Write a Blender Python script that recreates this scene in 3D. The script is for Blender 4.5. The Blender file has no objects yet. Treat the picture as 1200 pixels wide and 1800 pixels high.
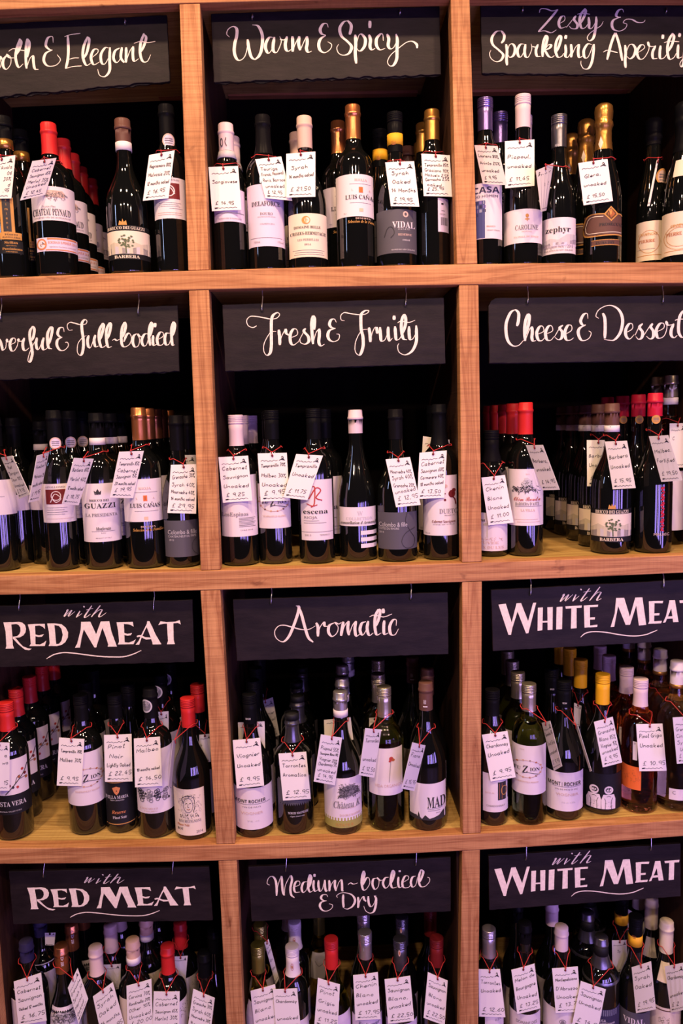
import bpy, math, random
from math import sin, cos, asin, acos, atan2, pi, sqrt, radians
from mathutils import Vector, Matrix
random.seed(7)
scene = bpy.context.scene
COL = scene.collection
# ------------------------------------------------------------------ camera (fitted to the shelving grid)
EYE = 1.62
FPX, PITCH, ROLL, YAW, DIST = 1360.7, 0.1153, -0.0264, 0.0277, 1.63
FW = Vector((sin(YAW)*cos(PITCH), cos(YAW)*cos(PITCH), -sin(PITCH)))
_r0 = Vector((cos(YAW), -sin(YAW), 0)); _u0 = _r0.cross(FW)
RT = cos(ROLL)*_r0 + sin(ROLL)*_u0
UP = -sin(ROLL)*_r0 + cos(ROLL)*_u0
CAM = Vector((0, -DIST, EYE))
cam_data = bpy.data.cameras.new('camera')
cam_data.sensor_fit = 'VERTICAL'; cam_data.sensor_height = 24.0; cam_data.sensor_width = 16.0
cam_data.lens = FPX/1800*24.0
cam_data.clip_start = 0.05
cam = bpy.data.objects.new('camera', cam_data); COL.objects.link(cam)
cam.matrix_world = Matrix(((RT.x, UP.x, -FW.x, CAM.x), (RT.y, UP.y, -FW.y, CAM.y), (RT.z, UP.z, -FW.z, CAM.z), (0, 0, 0, 1)))
cam_data.dof.use_dof = True; cam_data.dof.focus_distance = 1.64; cam_data.dof.aperture_fstop = 2.4
scene.camera = cam
# ------------------------------------------------------------------ world, lamps, exposure
world = bpy.data.worlds.new('room'); scene.world = world; world.use_nodes = True
world.node_tree.nodes['Background'].inputs[0].default_value = (0.30, 0.20, 0.34, 1)
world.node_tree.nodes['Background'].inputs[1].default_value = 0.045
vs = scene.view_settings
vs.view_transform = 'Standard'; vs.look = 'None'; vs.gamma = 1; vs.use_curve_mapping = False
vs.exposure = 0.12
def spot(x, y, z, tx, ty, tz, power, col, angle, r=0.035):
    l = bpy.data.lights.new('ceiling_spot', 'SPOT'); l.energy = power; l.color = col
    l.spot_size = radians(angle); l.spot_blend = 0.9; l.shadow_soft_size = r
    o = bpy.data.objects.new('ceiling_spot', l); COL.objects.link(o)
    o.location = (x, y, z+EYE)
    o.rotation_euler = Vector((tx-x, ty-y, tz-z)).to_track_quat('-Z', 'Y').to_euler()
def strip_light(x, y, z, tx, ty, tz, w, h, power, col):
    l = bpy.data.lights.new('shop_window_and_added_light', 'AREA'); l.shape = 'RECTANGLE'; l.size = w; l.size_y = h
    l.energy = power; l.color = col
    o = bpy.data.objects.new('shop_window_and_added_light', l); COL.objects.link(o)
    o.location = (x, y, z+EYE)
    o.rotation_euler = Vector((tx-x, ty-y, tz-z)).to_track_quat('-Z', 'Y').to_euler()
WARM = (1.0, 0.65, 0.41)
for sx in (-0.95, 0.0, 0.95):
    spot(sx, -1.15, 1.95, sx*0.8, 0.0, -0.35, 112, WARM, 100, 0.07)
for sx in (-1.3, -0.45, 0.45, 1.3):
    spot(sx, -2.5, 1.45, sx*0.6, 0.0, -0.5, 62, (1.0, 0.66, 0.47), 74)
VIOLET = (0.42, 0.27, 1.0)
for wx, wy, ww, pw, c in ((0.40, -3.1, 0.50, 0.72, VIOLET), (0.98, -2.95, 0.07, 1.6, (0.70, 0.45, 0.95)), (1.42, -2.75, 0.52, 0.72, VIOLET), (1.95, -2.35, 0.10, 1.3, (0.6, 0.4, 1.0)), (2.40, -1.9, 0.42, 0.72, VIOLET)):
    strip_light(wx, wy, -0.72, 0.1, 0.0, -0.5, ww, 1.05, 47*ww*pw, c)
strip_light(-2.3, -1.35, 0.86, 0, 0, 0.35, 0.10, 0.8, 4.5, (0.50, 0.62, 1.0))  # added bluish strip lamp, no window there; gives top-row bottles a left-side streak
# ------------------------------------------------------------------ helpers
def ray(px, py):
    return FW + ((px-600)/FPX)*RT + ((900-py)/FPX)*UP
def at_y(px, py, y):
    d = ray(px, py); return CAM + d*((y+DIST)/d.y)
def at_z(px, py, z):
    d = ray(px, py); return CAM + d*((z-EYE)/d.z)
def link(name, verts, faces, mats, parent=None, smooth=False, midx=None, loc=None):
    me = bpy.data.meshes.new(name); me.from_pydata([tuple(v) for v in verts], [], faces)
    for m in (mats if isinstance(mats, (list, tuple)) else [mats]): me.materials.append(m)
    if midx: me.polygons.foreach_set('material_index', midx)
    if smooth: me.polygons.foreach_set('use_smooth', [True]*len(me.polygons))
    me.update()
    o = bpy.data.objects.new(name, me); COL.objects.link(o)
    if parent: o.parent = parent
    if loc is not None: o.location = loc
    return o
def empty(name, loc, label=None, cat=None, group=None):
    o = bpy.data.objects.new(name, None); COL.objects.link(o); o.location = loc; o.empty_display_size = 0.02
    tag(o, label, cat, group); return o
def tag(o, label=None, cat=None, group=None, kind=None):
    if label: o['label'] = label
    if cat: o['category'] = cat
    if group: o['group'] = group
    if kind: o['kind'] = kind
    return o
def prism(front, y0, y1s):
    """front: (x,z) outline counter-clockwise seen from the camera; extruded from y0 to y1s"""
    n = len(front)
    v = [(x, y0, z) for x, z in front]+[(x, y1s, z) for x, z in front]
    f = [list(range(n)), list(range(2*n-1, n-1, -1))]
    f += [[i, i+n, (i+1) % n+n, (i+1) % n] for i in range(n)]
    return v, f
def box(x0, x1, y0, y1, z0, z1):
    return prism([(x0, z0), (x1, z0), (x1, z1), (x0, z1)], y0, y1)
def bevel(o, w=0.0015, seg=2):
    m = o.modifiers.new('bevel', 'BEVEL'); m.width = w; m.segments = seg; m.limit_method = 'ANGLE'; m.angle_limit = radians(40)
def catmull(pts, n=6):
    if len(pts) < 3: 
        (x0, y0), (x1, y1) = pts
        return [(x0+(x1-x0)*t/4, y0+(y1-y0)*t/4) for t in range(5)]
    P = [(2*pts[0][0]-pts[1][0], 2*pts[0][1]-pts[1][1])]+list(pts)+[(2*pts[-1][0]-pts[-2][0], 2*pts[-1][1]-pts[-2][1])]
    out = []
    for i in range(1, len(P)-2):
        p0, p1, p2, p3 = P[i-1:i+3]
        for k in range(n):
            t = k/n; t2 = t*t; t3 = t2*t
            out.append(tuple(0.5*(2*p1[j]+(p2[j]-p0[j])*t+(2*p0[j]-5*p1[j]+4*p2[j]-p3[j])*t2+(3*p1[j]-p0[j]-3*p2[j]+p3[j])*t3) for j in (0, 1)))
    out.append(tuple(pts[-1])); return out
def ribbon(path, wfun):
    """2-D ribbon along path; wfun(i,n,dx,dy) gives the full width"""
    n = len(path); L = []; R = []
    for i, (x, y) in enumerate(path):
        a = path[max(i-1, 0)]; b = path[min(i+1, n-1)]
        dx, dy = b[0]-a[0], b[1]-a[1]; l = sqrt(dx*dx+dy*dy) or 1e-9; dx /= l; dy /= l
        w = wfun(i, n, dx, dy)/2
        L.append((x-dy*w, y+dx*w)); R.append((x+dy*w, y-dx*w))
    return L+R, [[i, i+1, n+i+1, n+i] for i in range(n-1)]
def tube(pts, r, seg=6, closed=False):
    pts = [Vector(p) for p in pts]; n = len(pts); V = []; F = []
    prev = None
    for i, p in enumerate(pts):
        a = pts[i-1] if (i or closed) else p; b = pts[(i+1) % n] if (i < n-1 or closed) else p
        t = (b-a).normalized()
        if prev is None:
            prev = t.orthogonal().normalized()
        u = (prev-t*prev.dot(t)).normalized(); prev = u; w = t.cross(u)
        for k in range(seg):
            V.append(p+r*(cos(2*pi*k/seg)*u+sin(2*pi*k/seg)*w))
    m = n if closed else n-1
    for i in range(m):
        for k in range(seg):
            j = (i+1) % n
            F.append([i*seg+k, i*seg+(k+1) % seg, j*seg+(k+1) % seg, j*seg+k])
    if not closed:
        F.append(list(range(seg))[::-1]); F.append([(n-1)*seg+k for k in range(seg)])
    return V, F
def merge(*parts):
    V = []; F = []
    for v, f in parts:
        o = len(V); V += list(v); F += [[i+o for i in q] for q in f]
    return V, F
def lathe(prof, seg=32, sharp=False):
    V = []; F = []; ring = []
    for r, z in prof:
        if r < 1e-6: ring.append([len(V)]); V.append((0, 0, z))
        else:
            ring.append(list(range(len(V), len(V)+seg)))
            V += [(r*cos(2*pi*k/seg), r*sin(2*pi*k/seg), z) for k in range(seg)]
    for a, b in zip(ring, ring[1:]):
        for k in range(seg):
            q = [a[k % len(a)], a[(k+1) % len(a)], b[(k+1) % len(b)], b[k % len(b)]]
            q2 = []
            [q2.append(i) for i in q if i not in q2]
            if len(q2) > 2: F.append(q2)
    return V, F
# ------------------------------------------------------------------ materials
MATS = {}
def mat(name, col=(0.5, 0.5, 0.5), rough=0.5, metal=0.0, trans=0.0, ior=1.5, coat=0.0, spec=0.5, bump=None, var=None):
    if name in MATS: return MATS[name]
    m = bpy.data.materials.new(name); m.use_nodes = True; nt = m.node_tree
    b = nt.nodes['Principled BSDF']
    b.inputs['Base Color'].default_value = (*col, 1); b.inputs['Roughness'].default_value = rough
    b.inputs['Metallic'].default_value = metal; b.inputs['Transmission Weight'].default_value = trans
    b.inputs['IOR'].default_value = ior; b.inputs['Coat Weight'].default_value = coat
    b.inputs['Specular IOR Level'].default_value = spec
    tc = nt.nodes.new('ShaderNodeTexCoord')
    if var:
        sc_, amt = var
        n = nt.nodes.new('ShaderNodeTexNoise'); n.inputs['Scale'].default_value = sc_; n.inputs['Detail'].default_value = 4
        nt.links.new(tc.outputs['Object'], n.inputs['Vector'])
        r = nt.nodes.new('ShaderNodeValToRGB'); r.color_ramp.elements[0].position = 0.3; r.color_ramp.elements[1].position = 0.7
        r.color_ramp.elements[0].color = (*[c*(1-amt) for c in col], 1); r.color_ramp.elements[1].color = (*[min(1, c*(1+amt)) for c in col], 1)
        nt.links.new(n.outputs['Fac'], r.inputs['Fac']); nt.links.new(r.outputs['Color'], b.inputs['Base Color'])
    if bump:
        sc_, st = bump
        n = nt.nodes.new('ShaderNodeTexNoise'); n.inputs['Scale'].default_value = sc_; n.inputs['Detail'].default_value = 5
        nt.links.new(tc.outputs['Object'], n.inputs['Vector'])
        bp = nt.nodes.new('ShaderNodeBump'); bp.inputs['Strength'].default_value = st; bp.inputs['Distance'].default_value = 0.002
        nt.links.new(n.outputs['Fac'], bp.inputs['Height']); nt.links.new(bp.outputs['Normal'], b.inputs['Normal'])
    MATS[name] = m; return m
def wood(name, axis, dark, light, saw=0.5, rough=0.6):
    """oak grain running along axis (0 x, 1 y, 2 z), saw marks across it, a few knots and stains"""
    m = bpy.data.materials.new(name); m.use_nodes = True; nt = m.node_tree; N = nt.nodes.new; Lk = nt.links.new
    b = nt.nodes['Principled BSDF']; b.inputs['Roughness'].default_value = rough; b.inputs['Specular IOR Level'].default_value = 0.3
    geo = N('ShaderNodeNewGeometry'); oi = N('ShaderNodeObjectInfo')
    off = N('ShaderNodeVectorMath'); off.operation = 'ADD'
    cmb = N('ShaderNodeCombineXYZ'); mul = N('ShaderNodeMath'); mul.operation = 'MULTIPLY'; mul.inputs[1].default_value = 17.0
    Lk(oi.outputs['Random'], mul.inputs[0])
    for k in range(3): Lk(mul.outputs[0], cmb.inputs[k])
    Lk(geo.outputs['Position'], off.inputs[0]); Lk(cmb.outputs[0], off.inputs[1])
    def noise(scale, detail, dist=0.0):
        mp = N('ShaderNodeMapping'); mp.inputs['Scale'].default_value = scale; Lk(off.outputs[0], mp.inputs['Vector'])
        n = N('ShaderNodeTexNoise'); n.inputs['Scale'].default_value = 1; n.inputs['Detail'].default_value = detail; n.inputs['Distortion'].default_value = dist
        Lk(mp.outputs[0], n.inputs['Vector']); return n.outputs['Fac']
    def stretch(across, along): 
        s = [across]*3; s[axis] = along; return s
    rings = noise(stretch(42, 2.6), 3, 1.2); fine = noise(stretch(420, 9 if saw < 0.5 else 30), 3); broad = noise((3, 3, 3), 2)
    saws = noise(stretch(6, 260), 2); blot = noise(stretch(26, 15), 4, 0.6)
    def ramp(fac, stops):
        r = N('ShaderNodeValToRGB'); e = r.color_ramp.elements
        while len(e) < len(stops): e.new(0.5)
        for el, (p, c) in zip(e, stops): el.position = p; el.color = (*c, 1)
        Lk(fac, r.inputs[0]); return r.outputs[0]
    def mix(kind, fac, a, c):
        x = N('ShaderNodeMixRGB'); x.blend_type = kind
        if isinstance(fac, float): x.inputs[0].default_value = fac
        else: Lk(fac, x.inputs[0])
        Lk(a, x.inputs[1]); Lk(c, x.inputs[2]); return x.outputs[0]
    mid = [(a+c)/2 for a, c in zip(dark, light)]
    base = ramp(rings, [(0.3, light), (0.46, mid), (0.52, dark), (0.58, mid), (0.75, light)])
    base = mix('MULTIPLY', 0.55 if saw < 0.5 else 0.25, base, ramp(fine, [(0.3, (0.72, 0.68, 0.64)), (0.65, (1.08, 1.06, 1.04))]))
    base = mix('MULTIPLY', 0.6, base, ramp(broad, [(0.3, (0.80, 0.78, 0.75)), (0.7, (1.12, 1.1, 1.08))]))
    base = mix('MULTIPLY', saw*0.7, base, ramp(saws, [(0.35, (0.70, 0.64, 0.60)), (0.6, (1.05, 1.04, 1.03))]))
    base = mix('MULTIPLY', 0.75, base, ramp(blot, [(0.24, (0.35, 0.24, 0.18)), (0.31, (1, 1, 1)), (1.0, (1, 1, 1))]))
    Lk(base, b.inputs['Base Color'])
    add = N('ShaderNodeMath'); add.operation = 'ADD'; Lk(saws, add.inputs[0]); Lk(fine, add.inputs[1])
    bp = N('ShaderNodeBump'); bp.inputs['Strength'].default_value = 0.25+0.3*saw; bp.inputs['Distance'].default_value = 0.0012
    Lk(add.outputs[0], bp.inputs['Height']); Lk(bp.outputs[0], b.inputs['Normal'])
    return m
OAK_D, OAK_L = (0.37, 0.152, 0.054), (0.61, 0.31, 0.124)
M_RAIL = wood('oak_rail', 0, OAK_D, OAK_L, 0.25)
M_POST = wood('oak_post', 2, OAK_D, OAK_L, 0.75)
M_SHELF = wood('oak_shelf', 0, (0.40, 0.24, 0.065), (0.62, 0.43, 0.14), 0.2)
M_DIV = wood('shaded_oak_panel', 2, (0.040, 0.016, 0.009), (0.075, 0.032, 0.016), 0.2)  # divider oak darkened: the compartments' inner shade is put into its colour
M_BACK = mat('black_backing', (0.003, 0.002, 0.002), 0.9, spec=0.05)
def slate_mat():
    m = mat('slate', (0.030, 0.024, 0.027), 0.6, spec=0.22); nt = m.node_tree; b = nt.nodes['Principled BSDF']
    geo = nt.nodes.new('ShaderNodeNewGeometry'); mp = nt.nodes.new('ShaderNodeMapping'); mp.inputs['Scale'].default_value = (14, 14, 46)
    n = nt.nodes.new('ShaderNodeTexNoise'); n.inputs['Scale'].default_value = 1; n.inputs['Detail'].default_value = 7; n.inputs['Roughness'].default_value = 0.65
    nt.links.new(geo.outputs['Position'], mp.inputs['Vector']); nt.links.new(mp.outputs[0], n.inputs['Vector'])
    r = nt.nodes.new('ShaderNodeValToRGB'); r.color_ramp.elements[0].position = 0.32; r.color_ramp.elements[1].position = 0.72
    r.color_ramp.elements[0].color = (0.0065, 0.0040, 0.0045, 1); r.color_ramp.elements[1].color = (0.017, 0.011, 0.012, 1)
    nt.links.new(n.outputs['Fac'], r.inputs[0]); nt.links.new(r.outputs[0], b.inputs['Base Color'])
    bp = nt.nodes.new('ShaderNodeBump'); bp.inputs['Strength'].default_value = 0.5; bp.inputs['Distance'].default_value = 0.002
    nt.links.new(n.outputs['Fac'], bp.inputs['Height']); nt.links.new(bp.outputs[0], b.inputs['Normal'])
    return m
M_SLATE = slate_mat()
M_PAINT = mat('cream_sign_paint', (0.86, 0.74, 0.62), 0.6, var=(160, 0.10))
M_WIRE = mat('steel_wire', (0.62, 0.60, 0.58), 0.3, metal=1.0)
M_HOLE = mat('hole_black', (0.004, 0.004, 0.004), 0.9)
M_CARD = mat('tag_card', (0.88, 0.83, 0.75), 0.75)
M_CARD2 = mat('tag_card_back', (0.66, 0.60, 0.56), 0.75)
M_INK = mat('black_ink', (0.015, 0.013, 0.016), 0.6)
M_INK2 = mat('grey_print', (0.17, 0.155, 0.15), 0.6)
M_CORD = mat('red_cord', (0.55, 0.03, 0.03), 0.7)
GLASS = {'dark': mat('dark_glass', (0.0035, 0.004, 0.0035), 0.04, spec=1.0),
         'green': mat('green_glass', (0.20, 0.24, 0.045), 0.03, trans=1.0),
         'olive': mat('olive_glass', (0.52, 0.50, 0.16), 0.03, trans=1.0),
         'rose': mat('rose_wine', (0.80, 0.30, 0.16), 0.03, trans=1.0),
         'gold': mat('straw_wine', (0.86, 0.66, 0.36), 0.03, trans=1.0),
         'amber': mat('amber_wine', (0.60, 0.25, 0.05), 0.03, trans=1.0)}
PAL = dict(white=(0.76, 0.68, 0.69), cream=(0.80, 0.69, 0.52), lilac=(0.70, 0.60, 0.72), slate=(0.085, 0.080, 0.095), charcoal=(0.006, 0.0055, 0.0065), black=(0.005, 0.005, 0.006),
    red=(0.55, 0.022, 0.022), crimson=(0.50, 0.012, 0.035), wine=(0.16, 0.012, 0.014), brown=(0.12, 0.055, 0.04), tan=(0.62, 0.44, 0.36), peach=(0.76, 0.50, 0.34), pinkbeige=(0.72, 0.54, 0.48),
    yellow=(0.80, 0.42, 0.015), gold=(0.56, 0.28, 0.065), copper=(0.62, 0.225, 0.08), silver=(0.66, 0.62, 0.62), pink=(0.72, 0.56, 0.58), violet=(0.22, 0.16, 0.42), navy=(0.035, 0.03, 0.075), olive=(0.36, 0.34, 0.08),
    champagne=(0.58, 0.52, 0.38), grey=(0.17, 0.165, 0.185), lightgrey=(0.55, 0.52, 0.53), ink=(0.03, 0.028, 0.03), inkg=(0.22, 0.20, 0.21), blue=(0.07, 0.08, 0.22), orange=(0.80, 0.16, 0.03), rust=(0.42, 0.13, 0.04), redprint=(0.45, 0.05, 0.04), bluegrey=(0.36, 0.37, 0.46), green=(0.10, 0.13, 0.06))
METAL = {'gold', 'copper', 'silver', 'champagne', 'olive', 'violet', 'grey'}
def paper(c): return mat('paper_'+c, PAL[c], 0.62, spec=0.35)
def capmat(c):
    return mat('foil_'+c, PAL[c], 0.28 if c in METAL else 0.36, metal=0.85 if c in METAL else 0.0, spec=0.5 if c in METAL else 0.04 if c in ('black', 'charcoal', 'navy') else 0.22)
# ------------------------------------------------------------------ the shelving
def quad_fit(pts, y=0.0):
    P = [at_y(a, b, y) for a, b in pts]
    xs = [p.x for p in P]; zs = [p.z for p in P]; n = len(xs)
    S = [sum(x**k for x in xs) for k in range(5)]; T = [sum(z*x**k for x, z in zip(xs, zs)) for k in range(3)]
    A = Matrix(((S[0], S[1], S[2]), (S[1], S[2], S[3]), (S[2], S[3], S[4])))
    c = A.inverted() @ Vector(T)
    return lambda x: c[0]+c[1]*x+c[2]*x*x
BOT0 = quad_fit([(0, 17), (315, 6), (500, 1), (826, -4), (1200, -5)])
TOP = [quad_fit(p) for p in ([(0, 488), (370, 475), (840, 463.5), (1200, 461)], [(0, 1012), (390, 1003), (847, 987.5), (1200, 976)], [(0, 1491), (413, 1484), (847, 1465), (1200, 1441)])]
BOT = [quad_fit(p) for p in ([(0, 520), (370, 509), (840, 500), (1200, 498)], [(0, 1046), (390, 1037), (847, 1021.7), (1200, 1007)], [(0, 1519), (420, 1512), (847, 1494), (1200, 1470)])]
TOP.append(lambda x: TOP[2](x)-0.616); BOT.append(lambda x: BOT[2](x)-0.616)
TOPS = [lambda x: BOT0(x)+0.045]+TOP; BOTS = [BOT0]+BOT
XL, XR, DEPTH = -0.86, 0.95, 0.50
unit = empty('wooden_shelving', (0, 0, 0), 'tall open oak shelving of square compartments filled with wine bottles', 'shelving')
def strip(top, bot, x0, x1, y0, y1, n=14):
    V = []; F = []
    for i in range(n+1):
        x = x0+(x1-x0)*i/n
        V += [(x, y0, bot(x)), (x, y0, top(x)), (x, y1, top(x)), (x, y1, bot(x))]
    for i in range(n):
        a = 4*i; b = a+4
        F += [[a, b, b+1, a+1], [a+1, b+1, b+2, a+2], [a+2, b+2, b+3, a+3], [a+3, b+3, b, a]]
    F += [[0, 1, 2, 3], [4*n+3, 4*n+2, 4*n+1, 4*n]]
    return V, F
for k in range(5):
    o = link('front_rail', *strip(TOPS[k], BOTS[k], XL, XR, 0.0, 0.032), M_RAIL, unit); bevel(o, 0.0018)
    link('shelf_board', *strip(lambda x: TOPS[k](x)-0.0004, lambda x: TOPS[k](x)-0.026, XL, XR, 0.0325, DEPTH), M_SHELF, unit)
POSTPX = [  # per row: (A top l, r, y), (A bottom l, r, y), the same for B
    ((315, 351, 6), (330.5, 367, 476), (792, 825.5, 0), (803, 839, 463)),
    ((331.5, 367, 511), (352.6, 387, 1004), (806.7, 841, 500), (812, 846.7, 987.5)),
    ((352, 387, 1039), (380, 413, 1484), (812, 847, 1023), (813, 845, 1466)),
    ((383.5, 416, 1514), (398, 428, 1800), (812, 843.6, 1495), (808, 840.6, 1800))]
FACES = {}
for r, (at, ab, bt, bb) in enumerate(POSTPX):
    for (t, b, shift) in ((at, ab, -0.549), (at, ab, 0), (bt, bb, 0), (bt, bb, 0.549)):
        p = [at_y(t[0], t[2], 0).x, at_y(t[1], t[2], 0).x, at_y(b[1], b[2], 0).x, at_y(b[0], b[2], 0).x]
        if r == 3: p[2] += (p[2]-p[1])*0.4; p[3] += (p[3]-p[0])*0.4
        p = [q+shift for q in p]
        if shift: p = [sum(p[::3])/2, sum(p[1:3])/2, sum(p[1:3])/2, sum(p[::3])/2]
        zt = lambda x: BOTS[r](x)-0.0006
        zb = lambda x: TOPS[r+1](x)+0.0006
        o = link('post', *prism([(p[3], zb(p[3])), (p[2], zb(p[2])), (p[1], zt(p[1])), (p[0], zt(p[0]))], 0.0012, 0.036), M_POST, unit); bevel(o, 0.0016)
        a = min(p[0], p[3])+0.006; c = max(p[1], p[2])-0.006
        FACES.setdefault(r, []).append((a, c))
        xm = (a+c)/2
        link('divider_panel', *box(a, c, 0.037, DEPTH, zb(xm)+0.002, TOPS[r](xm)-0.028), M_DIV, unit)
v, f = box(XL, XR, DEPTH+0.001, DEPTH+0.016, TOPS[4](0)-0.03, TOPS[0](0)); link('back_panel', v, f, M_BACK, unit)
for cx0, cx1 in ((-0.755, -0.262), (-0.205, 0.284), (0.34, 0.838)):
    v, f = box(cx0, cx1, DEPTH-0.025, DEPTH-0.001, EYE+0.84, EYE+0.895); link('back_batten', v, f, wood('oak_batten', 0, (0.34, 0.13, 0.05), (0.5, 0.22, 0.09), 0.2), unit)
v, f = box(-4, 4, DEPTH+0.03, DEPTH+0.1, 0, 3.9); tag(link('wall_back', v, f, mat('plaster', (0.32, 0.27, 0.25), 0.9)), kind='structure')
v, f = box(-4, 4, -5, DEPTH+0.03, -0.06, 0); tag(link('floor', v, f, wood('floor_boards', 0, (0.08, 0.045, 0.03), (0.14, 0.08, 0.05), 0.2)), kind='structure')
# ------------------------------------------------------------------ slate signs with brush lettering
def P(s):
    return [tuple(float(c) for c in q.split(',')) for q in s.split()]
def bay(cell):
    r, c = int(cell[0])-1, int(cell[1])-1
    return FACES[r][c][1], FACES[r][c+1][0]
SIGNY = [0.050, 0.026, 0.026, 0.026]
SIGN_TEXT = {}
SIGNS = {  # corners TL TR BR BL in photo pixels, then hook holes
 '11': ((-107, 47), (293, 26), (298.5, 143), (-100, 178), [(220, 43), (-60, 58)]),
 '12': ((370.5, 24), (772.5, 10.5), (775, 131), (375.5, 145), [(443, 34), (702, 26)]),
 '13': ((844, 8), (1245, 9), (1247, 133), (847, 129), [(917, 21), (1169, 23)]),
 '21': ((-86, 554), (312, 536.5), (315, 653), (-80, 672), [(243, 552), (2, 562)]),
 '22': ((390.5, 535.5), (780, 523), (783, 639), (395.5, 653), [(460, 546), (712, 537)]),
 '23': ((858, 523.5), (1240, 518), (1240, 633), (859.5, 639), [(926, 533), (1163, 532)]),
 '31': ((-45, 1067), (338, 1054), (341, 1164), (-38, 1174), [(34, 1072), (270, 1072)]),
 '32': ((409, 1054), (787, 1041), (788, 1150), (416, 1162), [(476, 1061), (721, 1053)]),
 '33': ((862.6, 1037), (1222, 1018), (1222, 1125), (866, 1145), [(931, 1045), (1164, 1032)]),
 '41': ((15, 1532), (367, 1524), (374, 1618), (23, 1625), [(77, 1540), (303, 1535)]),
 '42': ((436, 1524), (792, 1507), (792, 1602), (442, 1620), [(502, 1530), (730, 1520)]),
 '43': ((858, 1505), (1196, 1483), (1196, 1576), (859.5, 1600), [(923, 1510), (1142, 1493)])}
SIGN_LABEL = {
 '11': 'slate sign lettered Smooth & Elegant, cut off by the photo edge', '12': 'slate sign lettered Warm & Spicy hung from the top rail',
 '13': 'slate sign lettered Zesty & Sparkling Aperitifs in two lines', '21': 'slate sign lettered Powerful & Full-bodied in cream script',
 '22': 'slate sign lettered Fresh & Fruity in cream script', '23': 'slate sign with rounded corner lettered Cheese & Dessert',
 '31': 'upper of the two slate signs lettered with RED MEAT', '32': 'slate sign lettered Aromatic in cream script',
 '33': 'upper of the two slate signs lettered with WHITE MEAT', '41': 'lower of the two slate signs lettered with RED MEAT',
 '42': 'slate sign lettered Medium-bodied & Dry in two lines', '43': 'lower of the two slate signs lettered with WHITE MEAT'}
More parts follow.
